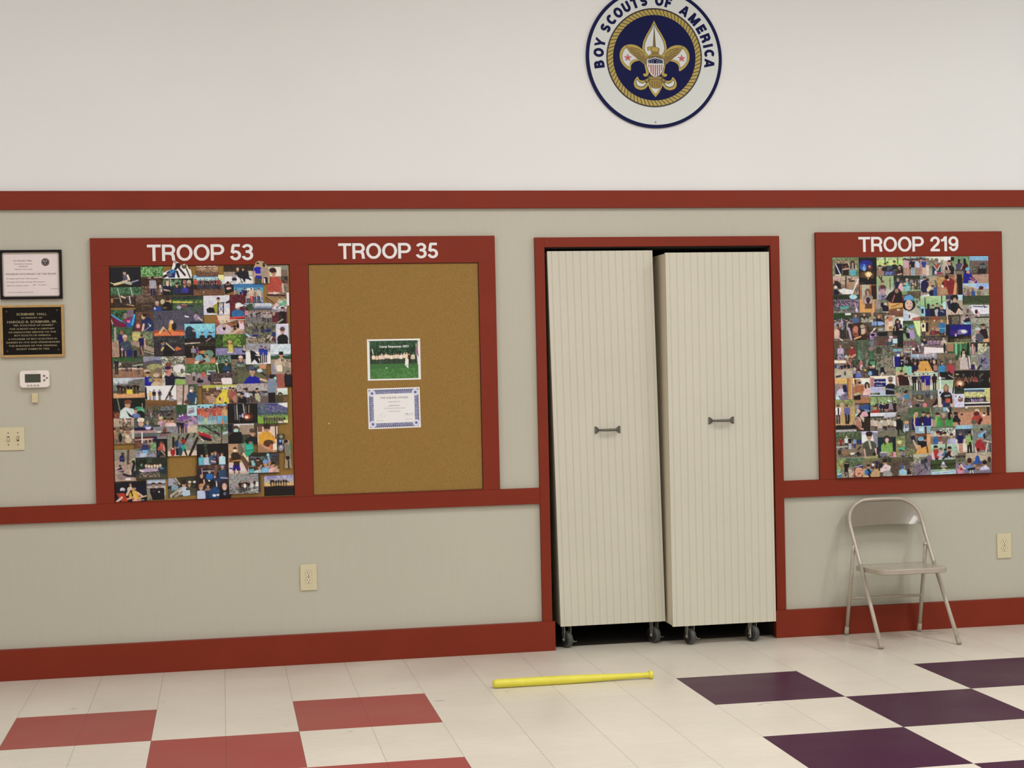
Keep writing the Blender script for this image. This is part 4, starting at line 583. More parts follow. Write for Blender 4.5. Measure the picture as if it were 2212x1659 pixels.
R6|157,-31,207,44|photo of a hiker on a purple-grey rock slab|b 543 -20 aa9 -8 998;r 160 -26 166 0 c55;l 163 -26 164 0 1.5 dde;t 225 170 -26 176 -28 176 -6 170 -6;n dda .4 4 176 -28 200 0;t 888 176 10 206 -16 206 44 184 44;h 192 4 4 326 322 24;t 326 184 18 194 12 196 22 188 28;l 188 24 176 38 5 224;l 166 22 172 36 5 cba;r 158 26 168 40 427;l 160 6 170 4 2 ccc;n 99b .3 5 180 0 206 44
R4|t -17 96 14 96 24 104 29 112 29 131 -17 131|photo of pink and red clothing laid on the ground|b 877;n 744 .5 4;l -2 98 0 114 3 967;l 10 98 10 116 3 a56;e 10 118 4 3 eed;e 20 120 6 5 433;l 22 110 26 126 4 aab;n ccb .4 3 -16 110 6 130
R5|9,14,63,64|photo of people around white canoes on a beach|b a87 28 998 40 bba;l 10 19 36 20 7 edc;n 433 .4 4 40 14 63 30;c 12 52 24 26 6 358,99a,225,433,214 ba9;n cba .5 4 12 44 60 60;p 46 22 30 213 cb9 543;e 36 50 3 6 665;l 14 58 24 56 5 445;n 225 .4 3 20 30 40 38;l 42 14 52 30 3 c86
R5|57,14,116,63|photo of children with a yellow ball on a dirt clearing|b 464 26 765 44 876;n 575 .5 4 60 14 116 26;l 94 14 92 30 7 998;n 433 .3 4;p 78 15 26 c77 b9b ca8;e 79 34 4 7 dbc;t 5a7 100 20 114 18 114 36 106 34;e 88 41 3 2.5 cc5;e 84 36 6 4 775;h 103 32 4 421 322 46;h 110 34 4 235 dcb 56;t 235 106 38 116 36 120 52 108 54;e 101 50 5 6 8bd;h 71 44 4 67b 322 62;e 72 52 6 6 78c;p 60 36 26 99b 224 cbb;e 61 38 4 4 cba
R6|t -15 -4 4 -4 6 10 6 60 -15 60|photo of a girl in black beside mint-green posts|b 778 8 665 30 8cb;r -12 30 2 52 8cb;l -5 30 -5 52 2 6a9;h -3 4 4 112 543 30;t 112 -6 10 5 8 6 30 -6 32;e 3 38 5 6 da3;h -13 8 4 bab 654 24;n 433 .4 3 -15 0 6 26;r -15 50 6 60 cba
R6|2,-1,73,48|photo of children hiding behind a golden yellow tent|b aab 8 99a 14 322 30 544;r 5 1 20 8 9bd;l 21 1 22 14 2 ddd;l 41 -1 40 22 2.2 dcc;l 62 0 59 14 3 ddd;c 10 60 8 26 6 213,322,224,211 322;h 64 20 4.5 322 321 44;e 63 20 3.5 5 dba;t da3 28 18 47 18 60 46 14 46;e 35 26 4 4 ca5;e 41 39 1.5 2.5 543;h 14 22 4 226 655 40;t 226 8 30 18 26 18 44 8 44;t b87 60 30 70 28 72 44 62 44;l 12 46 62 46 2 ddb
R6|71,-2,119,68|photo of two girls in blue and pink jackets on a stone|b 876 10 765 30 876;n 986 .5 4 72 0 118 24;n 565 .5 4 90 6 112 24;h 83 22 4 29c 322 50;l 80 20 80 32 2.5 322;t 29c 74 34 84 28 90 36 88 46 76 48;l 80 48 82 56 6 113;h 106 20 4.5 b45 a98 50;t b45 96 32 106 24 114 34 113 48 98 48;l 100 46 108 54 5 421;t 112 82 46 96 46 114 62 112 66 82 66;l 100 54 116 64 2 bba;e 78 62 4 4 dee;l 82 62 90 62 4 99a
R5|10,62,58,118|photo of a man in a white shirt beside a gold curtain|b da6 76 988 90 98a;r 14 63 41 76 db6;n a98 .4 4 12 76 40 86;l 46 64 50 114 10 c94;l 44 64 43 110 2 743;l 53 70 53 116 3 ea6;h 27 84 4 ccd b87 104;t ccd 15 96 26 88 30 100 24 110 15 110;t 216 30 80 40 80 42 98 32 98;l 17 107 22 110 3 112;n 667 .4 4 30 98 44 116;t bdd 12 104 18 106 24 117 12 117
R5|57,62,102,127|photo of a girl in a pink top holding tan leather|b edb 76 cba 84 b85;t b97 60 64 76 64 72 82 60 86;l 63 66 64 76 3 433;r 70 68 80 76 ca8;e 74 74 4 3 433;r 80 65 96 77 dee;h 93 78 5 dba 432 110;l 89 78 90 88 4 421;l 98 78 98 86 4 421;t b74 62 82 84 78 86 96 62 100;t ebb 86 92 98 88 101 106 84 106;t bb9 58 104 70 98 78 104 66 111;t 322 58 108 76 104 76 118 58 118;l 84 104 92 102 4 ecb;r 80 106 98 110 98a
R5|101,56,169,108|photo of a boy in navy beside a blue project banner|b edc 64 ddd 84 bcd;r 111 64 142 84 128;r 102 60 112 84 b88;n ddc .4 3 102 86 136 97;r 103 85 140 97 bbd;l 104 102 124 102 5 543;l 106 99 106 104 1 ddc;l 110 99 110 104 1 ddc;l 114 99 114 104 1 ddc;l 118 99 118 104 1 ddc;e 136 90 3 4 cb6;h 154 68 6.5 224 987 104;e 154 63 7 4.5 887;e 154 69 6 3 855;t 223 142 88 154 78 166 82 165 105 142 105;l 143 90 162 93 4 99b
R5|167,33,209,83|photo of two girls in maroon shirts arm in arm|b 9b8 44 cb9 56 a87;n ac8 .4 5 168 34 209 50;r 196 34 208 54 8cb;h 182 46 5 522 543 81;r 172 54 188 80 512;h 193 54 4.5 412 322 81;r 188 58 200 79 412;l 172 60 174 80 3 cba;l 200 60 206 80 3 dcb;l 187 46 187 54 3 ba8;l 184 34 184 42 3 654
R6|2,48,73,96|photo of five girls standing in a row in purple|b aca 54 bbb 78 dcb;n cdc .4 4;r 3 92 73 96 9b9;p 12 50 44 213 223 876;p 26 50 44 556 223 998;p 36 49 46 219 b98 765;p 47 49 46 21a a87 998;r 41 58 53 81 20a;l 42 62 51 62 2 65c;p 64 51 44 222 322 322;l 64 54 64 66 5 322;l 22 60 30 74 2 aaa
R6|71,67,119,139|photo of a girl in a navy top holding a pumpkin plate|b aca 78 bca 92 ccd 116 cba;l 80 68 80 92 3 dee;l 116 68 112 100 4 543;n ddf .4 5 72 92 88 110;e 79 99 3 3 223;h 94 88 7 224 854 128;t 854 88 84 94 76 100 84 101 100 88 98;e 94 88 4.5 7.5 b97;t 223 83 104 94 98 106 102 106 120 84 122;t 347 82 116 104 126 104 138 86 138;l 92 108 103 107 5 99a;r 92 114 105 126 b52;e 100 120 4 4 c75;e 100 120 2 2 b53;l 107 110 108 126 5 422;t dcb 72 110 82 112 82 138 72 138
R6|116,42,181,90|photo of scouts around a bright campfire in the dark|b 211 56 322 72 110;n 221 .5 4;r 119 50 127 53 bb8;e 139 54 3 4 765;c 120 178 58 26 8 643,754,532,855 311;e 129 76 13 9 a64;e 130 75 8 7 da6;e 130 76 4 4 ffd;e 128 82 3 3 322;l 145 62 152 76 3 a76;e 170 66 4 7 a44;n 111 .4 4 140 70 180 88;l 160 44 158 58 3 433;l 168 44 167 58 3 543
R6|177,42,208,90|photo of a person in a dark coat right of the campfire|b 443;n 221 .5 4;e 190 58 7 8 988;n 776 .5 3 180 50 198 66;t 112 184 56 196 48 206 60 207 90 180 90;e 200 54 7 6 322;l 206 62 206 72 2 a87;l 180 70 190 66 3 557
R6|116,87,143,104|dark green photo edge below the campfire photo|b 221 92 342;n 454 .4 4;l 118 102 142 101 1.5 665
R6|115,103,143,138|photo of a wooden cutout shape lying in snow|b cce;n ddf .4 5;t a63 124 116 137 115 138 121 126 121;t 544 125 114 129 107 133 114;l 133 114 138 115 2 322;l 118 107 121 109 2 334;e 131 122 6 1 543
R6|141,88,208,139|photo of a purple-shirted group before yellow hills|b acd 92 678 96 bb8 104 bc7 114 324;t 568 142 92 190 92 196 98 142 96;n dd9 .5 4 142 98 208 112;t cc8 194 88 208 88 208 124 194 120;c 146 194 109 22 10 216,325,214,327 213;n bac .4 3 158 116 190 124;r 142 124 208 128 ddc;r 142 128 208 133 224;r 142 133 208 137 dcb;e 194 116 3 8 543
R5|164,82,212,151|photo of a child in a cyan shirt climbing boulders|b 575 98 988 112 877;n 464 .5 4 165 84 204 100;n 998 .5 5;e 172 106 8 6 ba8;e 194 97 4 5 322;h 192 102 4 29b 433 114;t 29b 188 106 198 102 203 112 196 118;l 188 112 184 130 3 cba;l 192 118 200 124 4 a76;e 204 130 6 5 99a;r 172 110 188 114 99b;n 766 .4 4 168 118 190 140;e 207 136 4 2 ddd
R6|6,94,73,141|photo of children sitting at a campsite with a pink plate|b 788 104 665 112 765;n 776 .5 4;e 26 112 8 8 443;e 26 110 5 5 986;l 18 118 36 120 3 bba;h 13 112 4 976 865 130;l 43 100 46 112 3 347;l 50 98 50 110 3 347;e 50 124 14 7 865;e 39 132 5.5 6 d88;t 311 56 134 66 122 70 112 73 124 66 140;l 62 136 70 134 4 dba;l 18 134 27 130 3 9bd;e 20 132 6 4 335;e 57 112 3 6 baa
R7|44,3,86,62|photo of a person under a big blue tarp|b 765 14 a98;t 99a 46 4 60 2 58 22 47 22;t 36a 60 10 70 4 83 4 84 20 74 20;t 8ac 70 14 84 16 82 21 74 20;l 62 14 66 18 4 226;t dee 47 24 58 22 64 26 48 36;e 58 18 4 5 dba;r 76 20 84 40 222
R7|83,-13,139,23|photo of a large group in a park with one in red|b 8a6 -2 9c8 4 887;l 96 -10 140 -12 1.5 642;n ab8 .5 4 84 -12 138 2;l 98 -10 100 6 2 675;l 130 -10 130 6 2 564;c 98 134 -2 30 6 446,dcb,225,322,98a 433;h 93 10 5 a32 654 22;t b32 86 16 100 14 104 22 86 22;e 117 14 4.5 5 b87;e 117 11 4.5 3 322;e 105 8 4 6 225;r 131 2 138 20 411;e 122 -4 3 2 dee
R7|9,-6,51,49|photo of two people walking across tan sand|b 8a6 2 776 8 ca7;n 785 .5 4 9 -6 51 6;n ba6 .3 4;p 15 4 40 dde 436 432;r 10 10 19 24 dde;r 14 10 17 26 223;p 34 5 40 77a 322 543;r 28 10 40 25 77a;l 31 26 33 43 3.5 322;l 38 26 38 40 3 322;e 23 4 4 5 ca8
R7|9,46,57,64|photo of dark chairs along a bench|b ca7 48 433 56 999;n 222 .5 4 10 47 55 56;e 46 49 4 3 211;e 18 50 5 3 222;l 10 59 54 58 3 aaa;n ccc .4 3 10 57 56 64
R7|t 48 40 54 28 62 20 68 14 76 20 80 28 84 40 85 62 56 62|cut-out photo of a person tilting their head back|b 322;e 56 40 8 11 ca9;e 58 47 7 9 b87;l 62 54 68 56 4 c98;e 72 24 8 6 dab;l 64 28 70 38 6 cba;e 53 34 5 4 a87;t 432 70 34 84 30 85 62 68 60;l 52 50 60 58 5 643
R7|83,21,139,62|photo of scouts in cream uniforms lined up outdoors|b dde 28 565 32 998 46 a98;n 464 .5 4 84 28 110 36;t ccd 112 24 136 22 136 30 112 32;c 88 136 34 28 8 cba,dcb,bba,ddc 433;p 88 32 30 cbb 665 987;r 98 42 108 54 cba;p 113 34 28 bba 322 322;n 999 .3 4 84 54 139 62
R7|t 137 22 148 20 172 22 176 60 165 72 138 68|photo of a child in navy beside a painted board on grass|b 765 30 675;n 786 .5 4;n 877 .5 4 138 20 172 30;h 143 30 4 113 322 56;t 112 138 36 146 32 148 50 140 56;l 142 54 141 66 4 121;l 146 54 152 62 3 332;t da7 156 38 169 40 166 48 154 44;t bcd 155 44 167 48 162 70 152 60;n 556 .5 3 156 42 166 54
R7|9,61,67,117|photo of people in winter coats at a picnic table|b 786 72 675 82 876 92 987;n 564 .5 4 9 62 66 80;l 51 64 51 90 2 554;p 21 73 26 a32 347 743;p 33 70 28 cdd 335 dda;p 40 72 26 224 bcd 443;p 50 76 20 8ac 338 9ab;t 348 54 80 64 78 66 88 54 88;l 12 93 34 92 3 bba;t a85 14 104 40 103 40 110 20 110;e 18 104 4 6 543;n 433 .5 3 20 108 66 114;l 42 108 48 107 4 ddc;e 57 108 4 4 322;t 986 52 90 66 90 66 104 54 100;l 56 100 62 94 3 432
R7|65,60,104,122|photo of a boy in a grey polo shirt leaning on a table|b cce 68 dee 84 a98;t 99a 88 62 102 64 102 94 94 96 90 80;h 81 71 7 665 432 112;t 665 68 92 80 82 92 92 90 112 72 112;l 81 82 84 96 4 bba;e 81 65 7.5 5 432;l 70 98 72 114 4 ca9;l 94 98 97 110 4 dbb;t aa6 68 116 96 110 100 118 70 121;e 91 109 4 3.5 311;r 96 94 101 110 521
R7|99,59,141,119|photo of a long-haired girl in a lime green shirt|b 887 72 344;n 886 .5 4 100 60 140 72;r 101 74 111 102 145;n 122 .4 4 102 80 112 104;h 118 76 6 8b5 543 110;l 113 76 114 88 4 543;l 124 76 124 88 4 543;e 118 79 3.5 5 dbb;t 8b5 111 90 118 86 131 84 128 104 112 106;r 130 74 136 100 234;e 110 108 8 6 889;l 104 104 116 104 2 ddd;r 126 104 138 116 dab;r 126 104 131 114 b54;n ba9 .3 3 116 104 128 118
R7|137,70,177,118|photo of people camped beneath a green tarp|b 786 78 996 88 886;n aa6 .5 4;t dda 140 80 148 79 148 86 140 86;t 4b9 142 94 162 92 164 98 144 100;n 433 .5 3 144 98 166 106;n b9b .5 3 146 102 170 116;e 151 110 4 4 98a;e 158 111 4 4 aab;n 211 .5 3 146 110 174 116;e 168 110 3 3 ddd
R7|10,116,71,160|photo of a person in black at a leafy campsite|b 797 124 785 136 887;n 565 .5 4 26 118 70 136;e 18 130 10 10 985;n ab6 .4 4 11 118 30 140;p 33 123 36 211 112 332;r 28 132 37 150 212;e 40 142 4 6 cba;e 41 138 5 3 998;t 8c9 12 138 20 138 18 148 13 148;r 14 150 23 158 58a;l 14 150 22 149 2 cee;l 40 154 48 146 4 dba;n ba9 .4 3 22 146 50 160
R7|t 48 157 49 140 51 132 58 129 66 131 69 138 69 150 64 157|cut-out photo of a smiling man in a blue cap|b 954;e 59 146 8.5 11 da8;t 338 50 137 52 132 59 130 66 132 68 138 59 136;l 51 135 66 132 1.5 bcd;e 56 143 1 .8 533;e 63 143 1 .8 533;l 56 150 63 149 2 a54;e 59 147 2 2 c87
R7|67,117,109,158|photo of a child in a bright blue suit digging in sand|b 785 124 876 138 ca7;n 986 .5 4 68 118 108 132;h 79 134 4 28b 322 146;t 28c 70 146 78 138 82 148 86 150 80 152 72 152;l 79 150 82 155 4 113;l 78 140 83 148 4 112;p 97 120 20 327 322 876;p 89 126 16 dde 322 665;l 103 130 102 142 4 112;n 433 .3 3 84 122 108 140
R7|103,115,147,158|photo of a girl in a white tee sitting on dirt|b 886 122 765;n 654 .5 4;h 114 126 5 dcc 432 146;t dcc 108 134 116 129 127 134 124 142 110 142;e 114 121 5 4 422;l 112 136 118 137 1.5 c88;t aaa 110 144 122 142 130 150 128 155 110 154;e 124 118 5 8 453;e 106 132 3 5 224
R7|139,114,179,158|photo of a child in pale blue with a blue cap|b 775 122 766;n 464 .5 4 158 114 179 130;n 654 .5 4;h 152 138 5 8bd ba9 152;e 151 136 3.5 5 37b;t 9cd 143 142 152 139 161 144 158 152 144 152;l 146 152 156 154 3 ca9;e 164 148 4 8 421;l 158 154 170 152 3 ba9;n aa9 .4 3 166 126 176 152
R8|-2,10,52,58|photo of three girls in royal blue shirts|b 675 20 686 30 666;n 474 .5 4 0 12 50 28;l 44 12 46 28 2 a97;l 54 12 52 30 4 433;h 14 25 4.5 217 da7 56;t 219 9 33 18 32 20 50 10 50;l 10 26 10 40 2.5 dc8;h 29 23 4.5 315 433 50;t 325 23 30 34 28 34 50 22 50;h 39 25 4.5 218 543 52;t 218 36 33 46 32 46 49 36 50;e 27 45 1.5 2.5 dde;l 9 40 11 52 3 dba;l 47 36 47 50 3 dba;r 15 50 40 58 89a
R8|49,9,94,52|photo of children in green shirts seen from behind|b 899 18 998 30 876;n 776 .5 4;r 71 10 78 18 8bd;l 78 12 82 18 3 ddc;l 86 10 87 26 4 322;h 59 26 5 4a5 322 51;t 4a5 54 34 60 28 67 34 69 49 56 50;l 56 30 55 42 4 8c6;h 85 26 5 4a5 322 50;t 4a5 77 36 84 30 89 34 88 48 78 48;l 83 26 84 34 6 211;h 71 26 4 765 ba9 36;r 49 36 56 50 ba8
R8|91,9,172,49|photo of a person in a red sweater on sandy ground|b 876 14 a86 20 c97;n 985 .5 4 92 9 172 16;e 120 10 2.5 2 cde;l 103 10 103 20 3 a76;r 163 10 168 28 322;e 110 24 3 2 433;h 97 24 5 223 322 40;t 214 93 26 101 24 104 34 96 38;l 100 34 104 44 4 432;h 142 20 5.5 b43 dca 40;e 141 24 6 6 722;t b43 131 40 136 28 148 26 152 34 150 44 134 44;e 135 41 6 5 776;l 146 44 150 36 6 512;e 156 26 3 4 edc;e 157 23 3 2 332
R8|12,49,46,111|photo of a child on a yellow slide under a blue bin|b 9cd 64 964 70 da6;r 14 50 44 62 9bc;r 20 52 30 60 bdf;r 32 50 36 66 623;r 16 66 46 71 853;t 322 15 72 40 70 36 94 16 88;e 24 76 7 4.5 8bd;h 33 78 4.5 213 543 98;t 213 22 88 34 80 38 92 26 98;r 36 66 44 96 da7;t da4 12 100 40 90 46 110 10 110;l 36 92 38 105 3 743
R8|t -9 60 8 58 14 66 15 80 16 100 8 112 -10 112|photo of a hiker stepping over a log|b 776;n 665 .5 4;n aa6 .4 3 -10 96 12 112;e 8 66 5 5 987;t 325 2 72 10 68 13 84 6 84;t 875 -2 88 6 86 14 98 6 100;l 8 80 16 98 4 cba;e 18 98 3 2.5 433
R8|44,52,100,90|photo of a busy craft stall with children from behind|b 898 60 ccb 70 987;n 787 .5 4 45 52 98 62;n ddd .5 4 64 54 98 70;h 60 64 5 27a 522 88;t 27b 52 76 62 74 62 88 53 88;e 66 64 4 5 633;e 65 76 5 6 a43;h 74 66 4.5 876 322 86;t 876 69 76 80 72 85 86 70 87;h 88 70 4.5 aac 433 88;t bbd 84 78 96 74 98 86 86 87;n 554 .4 3 78 56 88 68;r 60 82 69 87 dba;e 48 64 4 6 bbb
R8|97,47,137,113|photo of a girl in purple facing an officer in a hi-vis vest|b 9bc 55 445 70 556 76 ddc 104 876;n 667 .4 4 100 56 136 76;r 99 48 128 55 9cd;l 132 58 132 76 2 dde;p 107 62 44 217 ca9 876;r 102 68 111 82 207;l 106 88 107 104 3 c98;l 110 88 111 104 3 c98;p 126 61 52 9b6 322 211;t 9b7 122 70 132 68 134 84 123 84;l 130 70 131 78 3 211;e 126 62 3.5 3 211;l 127 85 130 110 5 322;e 128 111 4 1.5 211
R8|133,46,173,107|photo of a child in red with a light blue hat among roots|b 898 54 786 62 889;n 998 .5 4;n 665 .5 4 156 48 172 104;h 148 75 5 b23 a87 100;e 149 69 6 4 6bd;t b23 140 80 150 76 154 84 148 98 139 96;e 144 99 3 4 612;l 138 94 140 104 3 dba;l 156 62 158 74 4 225;e 152 56 3 3 223;l 152 66 160 60 4 9bd;l 158 80 172 84 3 cba;l 164 86 160 104 3 dcb;l 170 88 170 104 2 543
R8|44,87,101,123|photo of a boy in red with friends before a tree|b bcb 94 9b9 108 aa9;n acb .4 5;l 77 88 77 104 3 554;h 55 95 5 b32 211 115;r 50 98 61 117 b32;r 53 116 60 122 325;t dbc 45 104 50 102 54 122 46 120;h 66 99 4 cac 765 112;r 62 104 70 118 cbc;h 75 101 3.5 28a 322 112;r 72 102 78 110 28a;h 84 98 5 612 322 116;r 80 102 89 114 512;l 70 118 80 110 4 223;e 91 108 5 6 cba;l 46 120 52 122 3 112;l 82 114 84 120 3 8bd
R8|8,108,47,155|photo of a climber on a smooth grey slope|b bba 114 887 124 878;n cca .4 4 8 108 24 128;t 878 10 138 40 110 46 112 46 154 9 154;n 99a .4 5 10 126 46 154;e 28 124 5 5 556;e 34 122 4 5 445;l 30 126 36 140 4 556;l 15 152 32 137 1.6 323
R8|44,120,102,154|photo of a person kneeling on a lawn beside a banner|b 564 128 452 140 9ba;n 563 .5 5 45 121 100 140;l 45 131 98 129 3 341;e 71 132 5 6 99a;e 71 127 2.5 3 cdd;l 66 135 78 135 2 bba;e 72 141 5 2.5 cc9;t bde 46 146 92 143 100 145 100 149 48 152;l 50 149 94 146 1.5 89b;r 45 152 102 154 a9a
R8|97,111,122,151|photo of a child with a pink tub on pavement|b 533 116 887 128 98a;n 665 .4 4 98 112 121 124;h 106 132 4 412 655 140;t d9a 99 138 114 136 112 148 102 150;t a34 104 138 114 137 112 142 106 142;l 108 130 113 138 2 edd;r 113 138 120 140 dde
R8|118,105,173,151|photo of children building at an outdoor table in blue shirts|b aa8 114 ba8 122 876;n cba .5 4 119 106 172 124;h 143 116 4 16b 26a 130;e 143 119 5 6 16b;h 126 124 5 69c 522 146;t 79c 120 134 128 128 134 134 128 142 120 142;e 126 121 5 6 522;h 158 128 5 cce 321 146;t cce 150 138 160 132 168 138 158 142;e 158 126 5 5 321;e 168 120 4 6 543;n ca9 .5 3 132 130 152 140;l 124 140 136 138 5 113;r 120 142 172 150 889;l 128 142 127 150 1.2 eee;l 132 142 134 150 1.2 eee;l 164 140 167 150 1.5 99b;e 145 131 5 4 865
"""
rng = np.random.default_rng(7)
SKIN = 'c9a080'
def vnoise(U, V, scale):
    iu = (U-U.min())/scale; iv = (V-V.min())/scale
    g = rng.random((int(iv.max())+3, int(iu.max())+3))
    a, b = iu.astype(int), iv.astype(int); fu, fv = iu-a, iv-b
    fu = fu*fu*(3-2*fu); fv = fv*fv*(3-2*fv)
    return (g[b, a]*(1-fu)+g[b, a+1]*fu)*(1-fv)+(g[b+1, a]*(1-fu)+g[b+1, a+1]*fu)*fv
def in_poly(U, V, P):
    ins = np.zeros(U.shape, bool); n = len(P)
    for i in range(n):
        (xa, ya), (xb, yb) = P[i], P[(i+1) % n]
        c = ((ya > V) != (yb > V)) & (U < (xb-xa)*(V-ya)/((yb-ya) if abs(yb-ya) > 1e-9 else 1e-9)+xa)
        ins ^= c
    return ins
class Raster:
    def __init__(s, U, V): s.U, s.V = U, V; s.C = np.full(U.shape+(3,), .3)
    def put(s, a, c):
        a = np.clip(a, 0, 1)[..., None]; s.C = s.C*(1-a)+np.array(rgb(c))*a
    def e(s, x, y, rx, ry, c, cut=None):
        d = np.sqrt(((s.U-x)/rx)**2+((s.V-y)/ry)**2); a = (1-d)*min(rx, ry)/.8+.5
        if cut is not None: a = np.where(s.V < cut, a, 0)
        s.put(a, c)
    def r(s, x0, y0, x1, y1, c):
        s.put(np.minimum(np.minimum(s.U-x0, x1-s.U), np.minimum(s.V-y0, y1-s.V))/.8+.5, c)
    def l(s, x0, y0, x1, y1, w, c):
        dx, dy = x1-x0, y1-y0; t = np.clip(((s.U-x0)*dx+(s.V-y0)*dy)/max(dx*dx+dy*dy, 1e-6), 0, 1)
        s.put((w/2-np.hypot(s.U-x0-t*dx, s.V-y0-t*dy))/.8+.5, c)
    def t(s, c, *p):
        P = list(zip(p[::2], p[1::2])); a = 0
        for du, dv in ((.3, .3), (-.3, .3), (.3, -.3), (-.3, -.3)): a = a+.25*in_poly(s.U+du, s.V+dv, P)
        s.put(a, c)
    def n(s, c, amt, sc, x0=-1e3, y0=-1e3, x1=1e3, y1=1e3):
        m = .42*vnoise(s.U, s.V, sc*.8)+.36*vnoise(s.U, s.V, sc*.36)+.22*vnoise(s.U, s.V, sc*.2)
        a = np.clip((m-.5)*5+amt, 0, .9)*((s.U > x0) & (s.U < x1) & (s.V > y0) & (s.V < y1)); s.put(a, c)
    def p(s, x, y, h, sh, pa, hair='322'):
        s.r(x-.1*h, y+.48*h, x-.015*h, y+h, pa); s.r(x+.015*h, y+.48*h, x+.1*h, y+h, pa)
        s.l(x-.13*h, y+.2*h, x-.15*h, y+.5*h, .055*h, SKIN); s.l(x+.13*h, y+.2*h, x+.15*h, y+.5*h, .055*h, SKIN)
        s.r(x-.12*h, y+.15*h, x+.12*h, y+.53*h, sh); s.l(x-.12*h, y+.18*h, x-.14*h, y+.32*h, .06*h, sh); s.l(x+.12*h, y+.18*h, x+.14*h, y+.32*h, .06*h, sh)
        s.e(x, y+.075*h, .058*h, .075*h, SKIN); s.e(x, y+.045*h, .062*h, .05*h, hair)
    def h(s, x, y, r, sh, hair, yb=None):
        yb = y+4*r if yb is None else yb
        s.e(x, y+2.9*r, 2.1*r, 1.7*r, sh, cut=yb) if yb > y+2.9*r else s.e(x, max(yb, y+1.5*r), 2*r, .9*r, sh, cut=yb)
        if yb > y+2.9*r: s.r(x-2.05*r, y+2.9*r, x+2.05*r, yb, sh)
        s.r(x-.35*r, y+.6*r, x+.35*r, y+1.5*r, SKIN); s.e(x, y, .8*r, 1.05*r, SKIN)
        s.e(x, y-.45*r, .9*r, .75*r, hair, cut=y-.1*r)
        if r >= 5:
            s.e(x-.32*r, y+.05*r, .1*r, .08*r, '432'); s.e(x+.32*r, y+.05*r, .1*r, .08*r, '432'); s.l(x-.25*r, y+.55*r, x+.25*r, y+.55*r, .12*r, 'a65')
    def c(s, x0, x1, y, h, n, cols, pa):
        cols = cols.split(',')
        for k in range(int(n)): s.p(x0+(x1-x0)*k/max(int(n)-1, 1), y+(k*37 % 5-2)*.03*h, h, cols[k % len(cols)], pa, ('322', '543', '211')[k % 3])
    def b(s, *a):
        c = np.zeros_like(s.C); c[:] = rgb(a[0])
        for y, col in zip(a[1::2], a[2::2]):
            m = np.clip((s.V-y)/1.2+.5, 0, 1)[..., None]
            c = c*(1-m)+np.array(rgb(col))*m
        s.C = c
ISCOL = {'e': (4,), 'r': (4,), 'l': (5,), 't': (0,), 'n': (0,), 'p': (3, 4, 5), 'h': (3, 4), 'c': (5, 6)}
def run_ops(R_, ops):
    for o in ops.split(';'):
        w = o.split(); k = w[0]; a = w[1:]
        if k.isdigit():                                      # bare polygon "037 x y x y": colour first
            k = 't'; a = w
        if k == 'b': a = [v if i % 2 == 0 else float(v) for i, v in enumerate(a)]
        else: a = [v if i in ISCOL[k] else float(v) for i, v in enumerate(a)]
        getattr(R_, k)(*a)
def photo_mesh(name, U, V, W, keep, C, thick=.0003):
    """a thin sheet: grid vertices W (ny, nx, 3), cells kept by mask, colours per vertex, edges turned back to the wall"""
    ny, nx = U.shape
    idx = np.arange(ny*nx).reshape(ny, nx)
    q = np.stack([idx[:-1, :-1], idx[1:, :-1], idx[1:, 1:], idx[:-1, 1:]], -1)[keep]
    e = np.concatenate([q[:, [0, 1]], q[:, [1, 2]], q[:, [2, 3]], q[:, [3, 0]]])
    key = np.sort(e, 1); _, inv, cnt = np.unique(key, axis=0, return_inverse=True, return_counts=True)
    be = e[cnt[inv.ravel()] == 1]
    used = np.unique(q); remap = -np.ones(ny*nx, int); remap[used] = np.arange(len(used))
    bv = np.unique(be); back = -np.ones(ny*nx, int); back[bv] = len(used)+np.arange(len(bv))
    co = W.reshape(-1, 3); col = C.reshape(-1, 3)
    bk = co[bv].copy(); bk[:, 1] += thick
    verts = np.concatenate([co[used], bk]); cols = np.concatenate([col[used], col[bv]])
    faces = np.concatenate([remap[q], np.stack([remap[be[:, 1]], remap[be[:, 0]], back[be[:, 0]], back[be[:, 1]]], -1)])
    me = bpy.data.meshes.new(name)
    me.vertices.add(len(verts)); me.vertices.foreach_set('co', verts.astype('f').ravel())
    me.loops.add(len(faces)*4); me.loops.foreach_set('vertex_index', faces.astype('i').ravel())
    me.polygons.add(len(faces)); me.polygons.foreach_set('loop_start', np.arange(0, len(faces)*4, 4, dtype='i'))
    me.update(calc_edges=True)
    at = me.color_attributes.new('Col', 'FLOAT_COLOR', 'POINT')
    at.data.foreach_set('color', np.concatenate([np.clip(cols*PRINT_GAIN, 0, .85), np.ones((len(cols), 1))], 1).astype('f').ravel())
    return me
def finish(R_, sat, gamma):
    """print tone: softer chroma, grain and small-scale mottling"""
    C, U, V = R_.C, R_.U, R_.V
    g = C@np.array([.3, .55, .15]); C = g[..., None]+(C-g[..., None])*sat
    m = 1+.2*(vnoise(U, V, 4)-.5)+.42*(vnoise(U, V, 1.5)-.5)+.3*(vnoise(U, V, .9)-.5)
    C = C*(1+(m-1)*(1-.6*np.clip(g, 0, 1)))[..., None]
    tint = np.stack([vnoise(U, V, 4.0), vnoise(U, V, 4.0), vnoise(U, V, 4.0)], -1)-.5
    C = C*(1+.16*tint)
    R_.C = np.clip(PRINT_TONE*np.clip(C, 0, 1.2)**gamma, .003, 1)
placed = []
